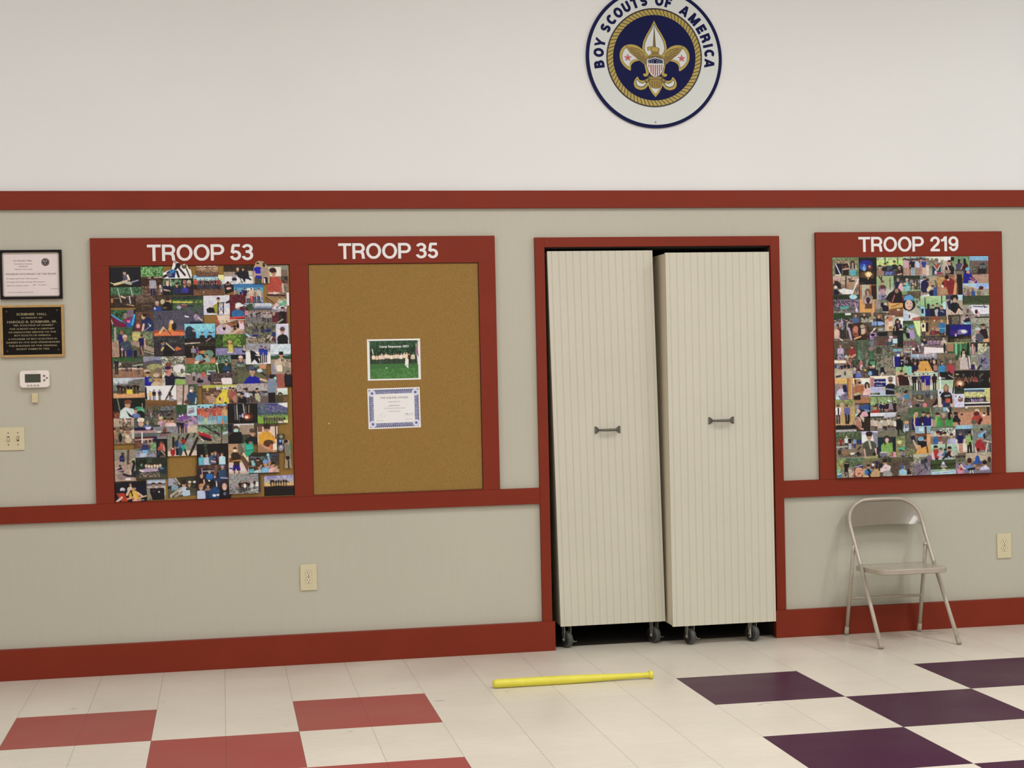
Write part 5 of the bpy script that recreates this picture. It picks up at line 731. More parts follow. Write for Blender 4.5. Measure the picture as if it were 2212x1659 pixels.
def make_print(rec):
    crop, shape, label, ops = rec.split('|')
    ox, oy, k = CROPS[crop]
    poly = None
    if shape.startswith('t '):
        v = [float(a) for a in shape.split()[1:]]; poly = list(zip(v[::2], v[1::2]))
        x0, x1 = min(v[::2]), max(v[::2]); y0, y1 = min(v[1::2]), max(v[1::2])
    else: x0, y0, x1, y1 = (float(a) for a in shape.split(','))
    p0, p1 = (ox+x0*k, oy+y0*k), (ox+x1*k, oy+y1*k)
    layer = 0
    for q0, q1, ql in placed:
        if p0[0] < q1[0]-.5 and p1[0] > q0[0]+.5 and p0[1] < q1[1]-.5 and p1[1] > q0[1]+.5: layer = max(layer, ql+1)
    placed.append((p0, p1, layer))
    left = crop[0] == 'L'
    hi = left and p0[1] < 574 and p0[0] > 330 and poly is not None   # the two cut-outs that overlap the red header
    y = (BF-.0008 if (hi or not left) else -.0155)-.0005*(layer+1)
    if hi: y = min(y, BF-.0012)
    cx, cy = (p0[0]+p1[0])/2, (p0[1]+p1[1])/2
    xl, xr = at_wall(p0[0], cy, y).x, at_wall(p1[0], cy, y).x
    zt, zb = at_wall(cx, p0[1], y).z, at_wall(cx, p1[1], y).z
    if not hi:
        lim = (-.2185, .6775, .875, 2.0640) if left else (3.636, 4.561, .862, 2.079)
        xl0, xr0, zt0, zb0 = xl, xr, zt, zb
        xl, xr, zb, zt = max(xl, lim[0]), min(xr, lim[1]), max(zb, lim[2]), min(zt, lim[3])
        fx = (x1-x0)/(xr0-xl0); fz = (y1-y0)/(zt0-zb0)
        x0, x1, y0, y1 = x0+(xl-xl0)*fx, x1+(xr-xr0)*fx, y0+(zt0-zt)*fz, y1-(zb-zb0)*fz
    step = .0021 if poly else .0028
    nx, ny = max(int((xr-xl)/step), 4), max(int((zt-zb)/step), 4)
    U, V = np.meshgrid(np.linspace(x0, x1, nx), np.linspace(y0, y1, ny))
    W = np.stack([np.interp(U, (x0, x1), (xl, xr)), np.full(U.shape, y), np.interp(V, (y0, y1), (zt, zb))], -1)
    R_ = Raster(U, V)
    run_ops(R_, ops)
    # fine grain of a print
    finish(R_, *((.86, 1.27) if left else (.74, 1.36)))
    keep = np.ones((ny-1, nx-1), bool)
    if poly:
        uc = (U[:-1, :-1]+U[1:, 1:])/2; vc = (V[:-1, :-1]+V[1:, 1:])/2; keep = in_poly(uc, vc, poly)
    me = photo_mesh('photo_print', U, V, W, keep, R_.C)
    o = link('photo_print', me, 'photo')
    side = 'left' if left else 'right'
    if 'project banner' in label:                            # lettering printed on the banner in the picture
        px, pz = (lambda u: at_wall(ox+u*k, oy+71*k, y).x), (lambda v: at_wall(ox+125*k, oy+v*k, y).z)
        ms = [text(t, (px(a)+px(b))/2, pz(v), y-.0002, width=px(b)-px(a), height=h, offset=.012) for t, a, b, v, h in (('le Project', 110, 141, 74, .0105), ('in Progress', 115, 133, 81, .005))]
        join_meshes('lettering', ms, 'letter', o)
    tag(o, label + (', left board' if left else ', right board'), 'photo', f'photo prints on the {side} board')
for rec in PRINTS.strip().splitlines(): make_print(rec)

# ---------------------------------------------------------------- papers on the bare cork panel
def sheet(name, x0, x1, z0, z1, y, label, cat, ops, uw, vh, tilt=0.0, step=.0018, group=None):
    nx, ny = int((x1-x0)/step), int((z1-z0)/step)
    U, V = np.meshgrid(np.linspace(0, uw, nx), np.linspace(0, vh, ny))
    W = np.stack([np.interp(U, (0, uw), (x0, x1)), np.full(U.shape, y), np.interp(V, (0, vh), (z1, z0))], -1)
    cx, cz = (x0+x1)/2, (z0+z1)/2; dx, dz = W[..., 0]-cx, W[..., 2]-cz; c, s = math.cos(tilt), math.sin(tilt)
    W[..., 0], W[..., 2] = cx+dx*c-dz*s, cz+dx*s+dz*c
    R_ = Raster(U, V); run_ops(R_, ops)
    o = link(name, photo_mesh(name, U, V, W, np.ones((ny-1, nx-1), bool), R_.C), 'photo')
    return tag(o, label, cat, group)
CK = -.015
ppl = ''.join(f'p {x} {y} {h} {s} {p} {hr};' for x, y, h, s, p, hr in
    [(15, 36, 24, 'dcb', '343', '643'), (23, 38, 22, 'cba', '343', '865'), (31, 36, 24, 'dca', '454', '432'), (38, 37, 22, 'cbb', '344', '765'), (45, 34, 24, 'dcb', '343', '976'), (51, 36, 21, 'dca', '333', '543'),
     (58, 37, 22, 'edc', '343', '865'), (64, 36, 22, 'cba', '232', '765'), (70, 35, 23, 'dcb', '343', '543'), (75, 36, 22, 'cba', '333', '986'), (81, 36, 24, 'edc', '343', '654'), (89, 34, 24, 'dcb', '343', 'dcb'), (95, 34, 24, 'dca', '232', 'ddc'), (101, 36, 24, '321', '221', '876'), (110, 35, 28, 'bba', '343', '322')])
o = sheet('group_photo', 1.071, 1.350, 1.458, 1.673, CK-.0006, 'white bordered group photo of scouts on grass pinned above the award certificate', 'photo',
   'r -1 -1 132 101 e8e0d8;r 6 4 122 96 232;n 2f5a3c .5 5 6 4 122 44;n 121 .45 7 6 20 122 44;r 6 60 122 96 3f6836;n 363 .4 3 6 60 122 96;n 4f8245 .4 5 6 72 122 96;l 12 24 16 44 2 ccb;l 35 36 36 46 2 ddc;l 82 36 84 48 2 eed;l 118 12 120 40 2 ba9;t 867 117 18 122 24 124 44 116 38;l 120 40 122 62 2 dcd;'
   + ppl + 't eed 92 46 99 50 98 72 90 64;l 13 66 122 64 1 363;l 45 70 47 70 2 ddb', 128, 100)
me = text('Camp Sequassen 2021', 1.213, 1.629, CK-.0008, width=.154, height=.011, offset=.03)
join_meshes('lettering', [me], 'letter', o)['label'] = 'white caption across the trees'
bl = '5c6080'
award = 'r -1 -1 129 101 e6e0e0;' + f'r 5 5 123 95 {bl};r 14 14 114 86 e4dfe0;n 9a9db8 .45 1.5 5 5 123 14;n 9a9db8 .45 1.5 5 86 123 95;n 9a9db8 .45 1.5 5 14 14 86;n 9a9db8 .45 1.5 114 14 123 86;'
award += ''.join(f'e {x} {y} 2.2 2.2 {c};' for x in range(6, 124, 5) for y, c in ((5, bl), (95, bl))) + ''.join(f'e {x} {y} 2.2 2.2 {bl};' for y in range(6, 96, 5) for x in (5, 123))
award += ''.join(f'e {x} {y} 8.5 8.5 c4c8dc;e {x} {y} 8.5 8.5 c4c8dc;e {x} {y} 3.2 3.2 5a5f86;' for x, y in ((11, 12), (117, 12), (11, 88), (117, 88)))
award += 'r 15.5 15.5 112.5 84.5 e4dfe0;l 22 72 42 72 .6 a9a4a4;l 86 70 112 70 .6 a9a4a4;l 24 68 34 64 .8 b4b0b0;l 30 66 36 60 .8 b4b0b0;l 36 68 42 68 .8 b4b0b0;l 90 66 96 64 1 555;l 94 64 97 68 1 555;l 99 67 103 65 1 777;l 105 66 110 65 1 555;l 48 45 78 44 .7 999'
ca = sheet('award_certificate', 1.0685, 1.343, 1.2065, 1.4175, CK-.0006, 'award certificate with blue scalloped border pinned below the group photo', 'certificate', award, 128, 100, tilt=math.radians(.6))
ms = []
for s, z, w, h, of in (('THE SUB-PAR AWARD', 1.362, .146, .0105, .012), ('PRESENTED TO', 1.342, .06, .006, 0), ('FOR HAVING THE BEST SCORE', 1.309, .108, .005, 0), ('IN PRACTICE ONLY', 1.293, .065, .005, 0)):
    ms.append(text(s, 1.207, z, CK-.0008, width=w, height=h, offset=of))
ms.append(text('Jeffrey Harris', 1.207, 1.324, CK-.0008, width=.05, height=.006))
ms.append(text('Senior Leader', 1.131, 1.2465, CK-.0008, width=.036, height=.004)); ms.append(text('Scout Leader', 1.284, 1.2515, CK-.0008, width=.034, height=.004))
join_meshes('lettering', ms, 'grey_ink', ca)['label'] = 'grey printed award wording'
bm = bmesh.new()
def pin_mesh(r):
    bm = bmesh.new(); lathe(bm, [(0, r*.7), (.003, r*.6), (.0035, r), (.006, r*.8)], (0, 0, 0), (0, -1, 0), seg=10)
    bmesh.ops.recalc_face_normals(bm, faces=bm.faces); me = bpy.data.meshes.new('push_pin'); bm.to_mesh(me); bm.free(); me.materials.append(M['pin']); return me
pm = pin_mesh(.0042); ps = pin_mesh(.0026); ps.materials.clear(); ps.materials.append(M['pin_dull'])
pins = [((703, 608), 'pale push pin near the upper left corner of the bare cork'), ((998, 606), 'pale push pin near the upper right corner of the bare cork'), ((711, 915), 'yellowish push pin in bare cork left of the award certificate'),
        ((1006, 1022), 'pale push pin near the lower right corner of the bare cork'), ((711, 1031), 'pale push pin near the lower left corner of the bare cork'), ((840, 623), 'tiny pale push pin high in the bare cork above the group photo'),
        ((797, 737), 'clear pin at the upper left corner of the scout group photo'), ((904, 736), 'clear pin at the upper right corner of the scout group photo'),
        ((797, 843), 'clear pin at the upper left corner of the award certificate'), ((903, 840), 'clear pin at the upper right corner of the award certificate')]
for (px, py), lab in pins:
    o = bpy.data.objects.new('push_pin', pm if (px, py) == (711, 915) else ps); COL.objects.link(o); p = at_wall(px, py, CK); o.location = (p.x, CK-(.0006 if 725 < py < 850 and px > 780 else 0), p.z)
    tag(o, lab, 'push pin', 'push pins in the bare cork panel')

# ---------------------------------------------------------------- things on the left of the wall
ct = thing('framed_notice', 'black framed room occupancy notice at the left edge above the plaque', 'framed notice', (-.601, 0, 1.906))
x0, x1, z0, z1 = -.752, -.4525, 1.906, 2.152
bm = bmesh.new(); w = .0125
for b in ((x0, x1, z1-w, z1), (x0, x1, z0, z0+w), (x0, x0+w, z0+w, z1-w), (x1-w, x1, z0+w, z1-w)): box(bm, b[0], b[1], -.019, -.0005, b[2], b[3], bev=.001)
under(obj('frame', bm, 'black_frame'), ct)
bm = bmesh.new(); v = .005
for b in ((x0+w, x1-w, z1-w-v, z1-w), (x0+w, x1-w, z0+w, z0+w+v), (x0+w, x0+w+v, z0+w, z1-w), (x1-w-v, x1-w, z0+w, z1-w)): box(bm, b[0], b[1], -.014, -.001, b[2], b[3])
under(obj('inner_lip', bm, 'silver_lip'), ct)
bm = bmesh.new(); box(bm, x0+w, x1-w, -.008, -.001, z0+w, z1-w); under(obj('paper', bm, 'paper'), ct)
cxp = (x0+x1)/2; F = -.0082; ms = []
def zrow(y): return z1 - (y-70)/1520*(z1-z0)               # rows measured on an enlarged view of the notice
def xcol(x): return x0 + (x+20)/1950*(x1-x0)
for s, xa, xb, y, h in (('Fire Marshal\'s Office', 410, 995, 420, .0075), ('Town of Darien, Connecticut', 415, 1000, 512, .0055), ('Established', 580, 850, 592, .0055), ('Darien Town Hall', 455, 990, 680, .0055),
                        ('MAXIMUM OCCUPANCY OF THIS ROOM', 165, 1735, 840, .0095), ('Arranged with chairs 120 occupants', 175, 1170, 965, .0055), ('Arranged with tables meeting 120 occupants', 180, 1380, 1070, .0055),
                        ('Maximum without chairs', 185, 860, 1185, .0055), ('200', 1000, 1090, 1165, .0055), ('Occupants', 1180, 1440, 1163, .0055), ('Fire Marshal', 1565, 1815, 1290, .0045), ('This notice is to be displayed in a conspicuous place', 200, 1010, 1385, .0038)):
    ms.append(text(s, (xcol(xa)+xcol(xb))/2, zrow(y), F, width=xcol(xb)-xcol(xa), height=h, offset=0))
under(join_meshes('lettering', ms, 'ink'), ct)
bm = bmesh.new(); sx, sz = xcol(1412), zrow(448)
slab(bm, circ(sx, sz, .0195, n=28), F+.0002, F-.0002)
ring(bm, sx, sz, .0150, .0157, F, F-.0003, n=32, mi=1)
slab(bm, [(sx-.0105, sz+.002), (sx-.0085, sz+.0065), (sx-.004, sz+.0075), (sx-.003, sz+.004), (sx-.007, sz+.002)], F, F-.0003, 1)
slab(bm, [(sx-.001, sz+.0065), (sx+.005, sz+.0105), (sx+.0085, sz+.0095), (sx+.003, sz+.0065)], F, F-.0003, 1)
slab(bm, [(sx-.002, sz+.0005), (sx+.0085, sz+.0025), (sx+.009, sz+.0012), (sx-.001, sz-.0010)], F, F-.0003, 1)
slab(bm, [(sx-.006, sz-.0065), (sx-.002, sz-.0055), (sx+.003, sz-.0075), (sx-.003, sz-.0085)], F, F-.0003, 1)
under(obj('round_seal', bm, ['ink', 'paper']), ct)
bm = bmesh.new()
# ---- memorial plaque
pq = thing('memorial_plaque', 'dark bronze memorial plaque with raised wording below the framed notice', 'plaque', (-.604, 0, 1.615))
x0, x1, z0, z1 = -.757, -.449, 1.615, 1.877; w = .0125
bm = bmesh.new()
for b in ((x0, x1, z1-w, z1), (x0, x1, z0, z0+w), (x0, x0+w, z0+w, z1-w), (x1-w, x1, z0+w, z1-w)): box(bm, b[0], b[1], -.016, -.0005, b[2], b[3], bev=.0012)
under(obj('border', bm, 'bronze_edge'), pq)
bm = bmesh.new(); box(bm, x0+w, x1-w, -.010, -.001, z0+w, z1-w); under(obj('plate', bm, 'bronze_dark'), pq)
def xq(x): return x0 + (x-0)/1830*(x1-x0)
def zq(y): return z1 - (y-75)/1470*(z1-z0)
ms = []
for s, xa, xb, y, h in (('SCRIBNER  HALL', 470, 1335, 365, .0115), ('IN MEMORY OF', 605, 1205, 455, .0065), ('HAROLD B. SCRIBNER, SR.', 200, 1625, 580, .0115), ('"MR. SCOUTING OF DARIEN"', 365, 1530, 668, .0075),
                        ('FOR ALMOST HALF A CENTURY', 265, 1555, 765, .0075), ('OF DEDICATED SERVICE TO THE', 230, 1590, 860, .0075), ('BOY SCOUTS OF AMERICA', 395, 1440, 950, .0075), ('A FOUNDER OF BOY SCOUTING IN', 225, 1620, 1050, .0075),
                        ('DARIEN IN 1915 AND SPEARHEADED', 165, 1700, 1145, .0075), ('THE BUILDING OF THE ORIGINAL', 230, 1625, 1240, .0075), ('SCOUT CABIN IN 1926', 445, 1390, 1335, .0085)):
    ms.append(text(s, (xq(xa)+xq(xb))/2, zq(y), -.0104, width=xq(xb)-xq(xa), height=h, offset=.012, depth=.0005))
under(join_meshes('raised_lettering', ms, 'bronze_text'), pq)
for xx, zz in ((185, 255), (1635, 235), (185, 1370), (1650, 1345)):
    bm = bmesh.new(); lathe(bm, [(0, .0065), (.003, .0065), (.0045, .004), (.005, .0015)], (xq(xx), -.009, zq(zz)), (0, -1, 0), seg=16)
    under(obj('rosette_screw', bm, 'bronze_screw'), pq)
# ---- thermostat
th = thing('thermostat', 'white programmable thermostat on the wall below the bronze plaque', 'thermostat', (-.597, 0, 1.505))
cx, cz, hw, hh = -.597, 1.505, .0735, .0445
def rr(cx, cz, hw, hh, bulge=.006, r=.012, n=6):           # rounded rectangle with softly bowed sides
    pts = []
    for sx, sz, a in ((1, 1, 0), (-1, 1, 90), (-1, -1, 180), (1, -1, 270)):
        for k in range(n):
            q = math.radians(a+90*k/(n-1)); pts.append((cx+sx*(hw-r)+r*math.cos(q), cz+sz*(hh-r)+r*math.sin(q)))
    out = []
    for x, z in pts:
        u, v = (x-cx)/hw, (z-cz)/hh
        out.append((x+bulge*(1-v*v)*u, z+bulge*.5*(1-u*u)*v))
    return out
bm = bmesh.new()
A = rr(cx, cz, hw-.004, hh-.002); Bk = rr(cx, cz, hw-.006, hh-.004); Fr = rr(cx, cz, hw-.007, hh-.005)
rings = [[bm.verts.new((x, yy, z)) for x, z in R_] for R_, yy in ((Bk, -.0005), (A, -.008), (A, -.022), (Fr, -.027))]
for a, b in zip(rings, rings[1:]):
    for k in range(len(a)): bm.faces.new((a[k], a[(k+1) % len(a)], b[(k+1) % len(b)], b[k]))
bm.faces.new(rings[-1]); bm.faces.new(rings[0])
under(obj('housing', bm, 'thermo', smooth=True), th)
def tx(x): return cx + (x-638)/560*(2*hw)
def tz(y): return cz - (y-245)/335*(2*hh)
bm = bmesh.new(); box(bm, tx(463), tx(752), -.0278, -.026, tz(308), tz(148), bev=.0004); under(obj('display', bm, 'lcd'), th)
for xx in (518, 578, 640, 700):
    bm = bmesh.new(); slab(bm, circ(tx(xx), tz(365), .0062, .0045, n=18), -.0265, -.0285); under(obj('button', bm, 'grey_button'), th)
for xx, yy, rr_ in ((817, 187, .0065), (818, 270, .0065), (866, 228, .0055)):
    bm = bmesh.new(); slab(bm, circ(tx(xx), tz(yy), rr_, n=18), -.0265, -.0285); slab(bm, circ(tx(xx), tz(yy), rr_*.45, n=10), -.0285, -.0288, 1); under(obj('button', bm, ['grey_button', 'slot']), th)
under(join_meshes('wordmark', [text('Honeywell', tx(632), tz(122), -.0272, width=.026, height=.0045)], 'grey_ink'), th)
bm = bmesh.new(); box(bm, -.614, -.5835, -.017, -.0003, 1.3865, 1.435, bev=.0025)
tag(obj('sensor_box', bm, 'beige_box'), 'small plain beige box on the wall right under the thermostat', 'sensor box')
# ---- switch plate
sp = thing('switch_plate', 'ivory light switch plate with toggles at the left edge below the thermostat', 'light switch', (-.74, 0, 1.209))
bm = bmesh.new(); box(bm, -.822, -.6545, -.007, -.0003, 1.151, 1.2665, bev=.0022); under(obj('plate', bm, 'ivory'), sp)
for k, (tx_, up) in enumerate(((-.779, 1), (-.7325, -1), (-.6865, 1))):
    bm = bmesh.new(); box(bm, tx_-.0055, tx_+.0055, -.0073, -.005, 1.196, 1.221); under(obj('toggle_slot', bm, 'slot'), sp)
    bm = bmesh.new(); slab(bm, [(0, 0), (1, 0), (1, 1), (0, 1)], 0, 1); bm.free()
    bm = bmesh.new(); zc = 1.2085
    vs_ = [bm.verts.new(p) for p in ((tx_-.004, -.006, zc-.009), (tx_+.004, -.006, zc-.009), (tx_+.004, -.006, zc+.009), (tx_-.004, -.006, zc+.009),
                                     (tx_-.0032, -.019, zc+up*.007-.0035), (tx_+.0032, -.019, zc+up*.007-.0035), (tx_+.0032, -.019, zc+up*.007+.0035), (tx_-.0032, -.019, zc+up*.007+.0035))]
    for f in ((0, 1, 5, 4), (1, 2, 6, 5), (2, 3, 7, 6), (3, 0, 4, 7), (4, 5, 6, 7), (0, 3, 2, 1)): bm.faces.new([vs_[i] for i in f])
    under(obj('toggle', bm, 'ivory_hi'), sp)
    for dz in (-.03, .03):
        bm = bmesh.new(); lathe(bm, [(0, .0032), (.0012, .003), (.0016, .001)], (tx_, -.0068, zc+dz), (0, -1, 0), seg=10); under(obj('screw', bm, 'screw'), sp)
# ---- outlets
def make_outlet(x0, x1, z0, z1, label):
    cx, cz = (x0+x1)/2, (z0+z1)/2
    r = thing('wall_outlet', label, 'outlet', (cx, 0, z0), 'ivory duplex outlets')
    bm = bmesh.new(); box(bm, x0, x1, -.008, -.0003, z0, z1, bev=.0025); under(obj('plate', bm, 'ivory'), r)
    for dz in (.0195, -.0195):
        c = cz+dz+.002
        bm = bmesh.new(); slab(bm, [(cx+.0172*math.cos(a)*1, c+max(min(.0172*math.sin(a), .0138), -.0138)) for a in [2*math.pi*k/32 for k in range(32)]], -.007, -.0088)
        f = under(obj('receptacle', bm, 'ivory_hi'), r)
        bm = bmesh.new()
        box(bm, cx-.0078, cx-.0052, -.0092, -.008, c-.001, c+.008); box(bm, cx+.0052, cx+.0078, -.0092, -.008, c-.0005, c+.0068); slab(bm, circ(cx, c-.0075, .0027, n=14), -.008, -.0092)
        sl = obj('slots', bm, 'slot'); sl.parent = f
        bm = bmesh.new()
        n = 30; P = [(cx+.0172*math.cos(a), c+max(min(.0172*math.sin(a), .0138), -.0138)) for a in [2*math.pi*k/n for k in range(n)]]; Q = [(cx+(x-cx)*1.07, c+(z-c)*1.07) for x, z in P]
        for k in range(n): slab(bm, [P[k], Q[k], Q[(k+1) % n], P[(k+1) % n]], -.007, -.00815)
        g = obj('groove', bm, 'screw'); g.parent = f
    bm = bmesh.new(); lathe(bm, [(0, .003), (.0014, .0026), (.0018, .001)], (cx, -.0078, cz+.002), (0, -1, 0), seg=10); under(obj('screw', bm, 'screw'), r)
make_outlet(.6995, .7845, .379, .513, 'ivory duplex outlet below the wide double cork board')
make_outlet(4.5955, 4.6815, .375, .5135, 'ivory duplex outlet to the right of the folding chair')

# ---------------------------------------------------------------- round emblem sign
SX, SZ, SR, SY = 2.6535, 3.160, .378, -.010
sg = thing('emblem_sign', 'large round emblem sign with gold eagle high on the white wall', 'sign', (SX, 0, SZ-SR))
bm = bmesh.new(); slab(bm, circ(SX, SZ, SR, n=128), -.001, SY); under(obj('disc', bm, 'sign_white'), sg)
bm = bmesh.new(); ring(bm, SX, SZ, SR*.953, SR*1.001, -.0012, SY-.0004, n=128); under(obj('outer_ring', bm, 'navy'), sg)
def eu(X, Y): return (SX + (X-986-(Y-707)*.02)/836*SR, SZ + (707-Y)/882*SR)
em = bmesh.new(); lay = [0]
EM = ['ring_dark', 'navy', 'gold', 'gold_dark', 'sign_white', 'outline', 'sign_red', 'star_red']
def shape(pts, mi, smooth=0, mirror=False, raw=False):
    for mir in ((False, True) if mirror else (False,)):
        P = [((2*(980+(Y-240)*.02)-X) if mir else X, Y) for X, Y in pts]
        if smooth: P = [(v.x, v.y) for v in catmull([(x, y, 0) for x, y in P], smooth, True)]
        Q = [eu(*p) for p in P]
        y1 = SY-.0004-.00006*lay[0]
        A_ = [em.verts.new((x, y1, z)) for x, z in Q]; B_ = [em.verts.new((x, y1+.00025, z)) for x, z in Q]
        try: em.faces.new(A_).material_index = mi
        except Exception: continue
        for i in range(len(Q)): em.faces.new((A_[i], A_[(i+1) % len(Q)], B_[(i+1) % len(Q)], B_[i])).material_index = mi
    lay[0] += 1
def eline(pts, w, mi, mirror=False):
    for mir in ((False, True) if mirror else (False,)):
        P = [((2*(980+(Y-240)*.02)-X) if mir else X, Y) for X, Y in pts]
        y1 = SY-.0004-.00006*lay[0]
        stroke(em, [eu(*p) for p in P], w*SR/860, lambda x, z: (x, z), y1+.00025, y1, mi)
    lay[0] += 1
shape([(986+590*math.cos(a), 707-622*math.sin(a)) for a in [2*math.pi*k/96 for k in range(96)]], 0)
shape([(986+572*math.cos(a), 707-603*math.sin(a)) for a in [2*math.pi*k/96 for k in range(96)]], 2)     # rope bed
shape([(986+508*math.cos(a), 707-536*math.sin(a)) for a in [2*math.pi*k/96 for k in range(96)]], 1)
for k in range(72):                                          # twists of the rope
    a = 2*math.pi*k/72; b = a+.075
    eline([(986+509*math.cos(a), 707-537*math.sin(a)), (986+540*math.cos((a+b)/2+.008), 707-570*math.sin((a+b)/2+.008)), (986+573*math.cos(b), 707-604*math.sin(b))], 9, 5); lay[0] -= 1
lay[0] += 1
petal = [(981, 238), (940, 330), (890, 415), (850, 500), (836, 580), (848, 640), (876, 690), (905, 730)]
shape(petal + [(2*(980+(Y-240)*.02)-X, Y) for X, Y in petal[::-1]], 2, 0)
pin = [(981, 288), (950, 362), (905, 440), (873, 520), (864, 590), (880, 650), (905, 700)]
shape([(x-6, y-4) for x, y in pin] + [(2*(980+(Y-240)*.02)-X+6, Y-4) for X, Y in pin[::-1]], 5)
shape(pin + [(2*(980+(Y-240)*.02)-X, Y) for X, Y in pin[::-1]], 4)
shape([(980, 300), (970, 480), (966, 590), (1002, 590), (996, 480), (984, 300)], 5)
shape([(982, 330), (977, 480), (975, 580), (988, 580), (986, 480)], 3)
side = [(700, 545), (640, 552), (590, 590), (562, 650), (562, 720), (585, 780), (630, 835), (692, 872), (697, 815), (722, 775), (770, 752), (830, 752), (880, 790), (900, 700), (800, 600)]
shape(side, 2, 4, True)
sin_ = [(645, 590), (610, 625), (592, 685), (600, 745), (630, 792), (674, 822), (682, 778), (712, 742), (760, 728), (820, 730), (760, 660), (690, 600)]
shape([(x+(x-680)*.045, y+(y-700)*.045) for x, y in sin_], 5, 4, True)
shape(sin_, 4, 4, True)
def star(cx, cy, r, r2, mi, rot=-90, mirror=True):
    shape([(cx+(r if k % 2 == 0 else r2)*math.cos(math.radians(rot+36*k)), cy+(r if k % 2 == 0 else r2)*math.sin(math.radians(rot+36*k))) for k in range(10)], mi, 0, mirror)
star(658, 712, 52, 24, 6); star(658, 712, 44, 20, 7); star(658, 714, 18, 9, 6)
wing = [(638, 562), (700, 545), (775, 562), (845, 612), (905, 680), (915, 760), (880, 805), (800, 742), (735, 690), (680, 640)]
shape([(x+(x-790)*.03, y+(y-670)*.03) for x, y in wing], 5, 4, True)
shape(wing, 3, 4, True)
shape([(640, 562), (700, 548), (775, 565), (845, 615), (900, 680), (880, 690), (830, 640), (760, 595), (690, 575)], 2, 4, True)
for pts in ([(680, 600), (770, 625), (860, 700)], [(690, 630), (780, 665), (880, 735)], [(720, 670), (800, 700), (885, 765)], [(760, 705), (820, 735), (875, 790)], [(700, 580), (790, 605), (870, 665)]): eline(pts, 6, 5, True); lay[0] -= 1
lay[0] += 1
eline([(730, 600), (800, 640), (840, 690)], 5, 2, True)
shape([(865, 800), (905, 800), (925, 860), (905, 930), (870, 945), (848, 930), (852, 908), (880, 905), (876, 860)], 2, 3, True)   # scroll ends
tip = [(905, 1035), (922, 1090), (955, 1150), (1000, 1203)]
shape(tip + [(2*(980+(Y-240)*.02)-X, Y) for X, Y in tip[::-1]], 2)
tin = [(935, 1045), (948, 1090), (972, 1130), (999, 1160)]
shape(tin + [(2*(980+(Y-240)*.02)-X, Y) for X, Y in tin[::-1]], 4)
foot = [(777, 948), (742, 990), (732, 1040), (755, 1090), (815, 1112), (875, 1095), (912, 1045), (925, 1000), (880, 990), (835, 995), (800, 985)]
shape(foot, 2, 4, True)
shape([(772, 978), (757, 1015), (772, 1060), (825, 1082), (872, 1058), (892, 1015), (840, 1024), (798, 1008)], 5, 4, True)
shape([(772, 988), (764, 1018), (778, 1054), (825, 1072), (866, 1050), (880, 1022), (838, 1032), (796, 1016)], 4, 4, True)
shape([(905, 930), (1090, 930), (1080, 990), (1010, 1010), (930, 1000)], 5, 3)
shape([(918, 950), (1078, 950), (1066, 1005), (1000, 1000), (930, 1005)], 3, 3)
tail = [(930, 985), (1066, 985), (1066, 1045), (1040, 1082), (1000, 1090), (955, 1078), (932, 1040)]
shape([(x+(x-1000)*.08, y+(y-1035)*.08) for x, y in tail], 5, 3); shape(tail, 3, 3)
for x in (955, 985, 1015, 1042): eline([(x, 1000), (x+2, 1075)], 5, 5); lay[0] -= 1
lay[0] += 1
shape([(860, 985), (910, 960), (925, 990), (890, 1025)], 5, 2, True); shape([(872, 988), (906, 970), (914, 990), (890, 1012)], 3, 2, True)   # talons
neck = [(888, 735), (905, 690), (945, 665), (1035, 665), (1080, 690), (1100, 735), (1000, 720)]
shape(neck, 3, 3)
head = [(903, 580), (935, 572), (975, 570), (1020, 582), (1044, 600), (1036, 650), (1052, 690), (920, 695), (950, 650), (938, 620), (918, 608), (912, 625), (902, 600)]
shape([(x+(x-985)*.05, y+(y-635)*.05) for x, y in head], 5, 3); shape(head, 3, 3); shape([(930, 585), (990, 578), (1030, 598), (1020, 630), (960, 620)], 2, 3)
shape([(905, 582), (935, 580), (940, 600), (915, 604), (908, 618)], 2, 2)
shape([(948+7*math.cos(a), 592+7*math.sin(a)) for a in [2*math.pi*k/10 for k in range(10)]], 5)
for pts in ([(950, 660), (1030, 660)], [(960, 640), (1030, 640)], [(905, 705), (990, 688)], [(1000, 688), (1085, 705)]): eline(pts, 5, 5); lay[0] -= 1
lay[0] += 1
sh_ = [(888, 730), (940, 722), (992, 700), (1044, 720), (1096, 724), (1102, 800), (1086, 870), (1052, 922), (1000, 955), (950, 930), (914, 880), (892, 810)]
shape([(x+(x-995)*.06, y+(y-825)*.06) for x, y in sh_], 5); shape(sh_, 4)
def inset(y):                                               # half widths of the shield at height y
    xs_l = np.interp(y, [730, 800, 880, 925, 955], [900, 904, 926, 955, 998]); xs_r = np.interp(y, [730, 800, 880, 925, 955], [1086, 1092, 1076, 1046, 1002]); return xs_l, xs_r
shape([(902, 738), (945, 730), (992, 712), (1040, 728), (1084, 734), (1088, 780), (906, 780)], 1)
for k in range(7):
    xa = 908+k*26.5; pts = []
    ys = [795, 830, 870, 900, 925, 942]
    L_ = [(max(xa, inset(y)[0]), y) for y in ys if min(xa+14, inset(y)[1]) > max(xa, inset(y)[0])+1]; R_ = [(min(xa+14, inset(y)[1]), y) for y in ys if min(xa+14, inset(y)[1]) > max(xa, inset(y)[0])+1]
    shape(L_+R_[::-1], 6); lay[0] -= 1
lay[0] += 1
for x, y in ((918, 752), (945, 750), (970, 742), (993, 728), (1016, 742), (1040, 748), (1066, 750), (918, 772), (945, 772), (970, 764), (1016, 764), (1040, 770), (1066, 772)):
    shape([(x+5.5*math.cos(a), y+5.5*math.sin(a)) for a in [2*math.pi*k/8 for k in range(8)]], 4); lay[0] -= 1
under(obj('eagle_emblem', em, EM), sg)
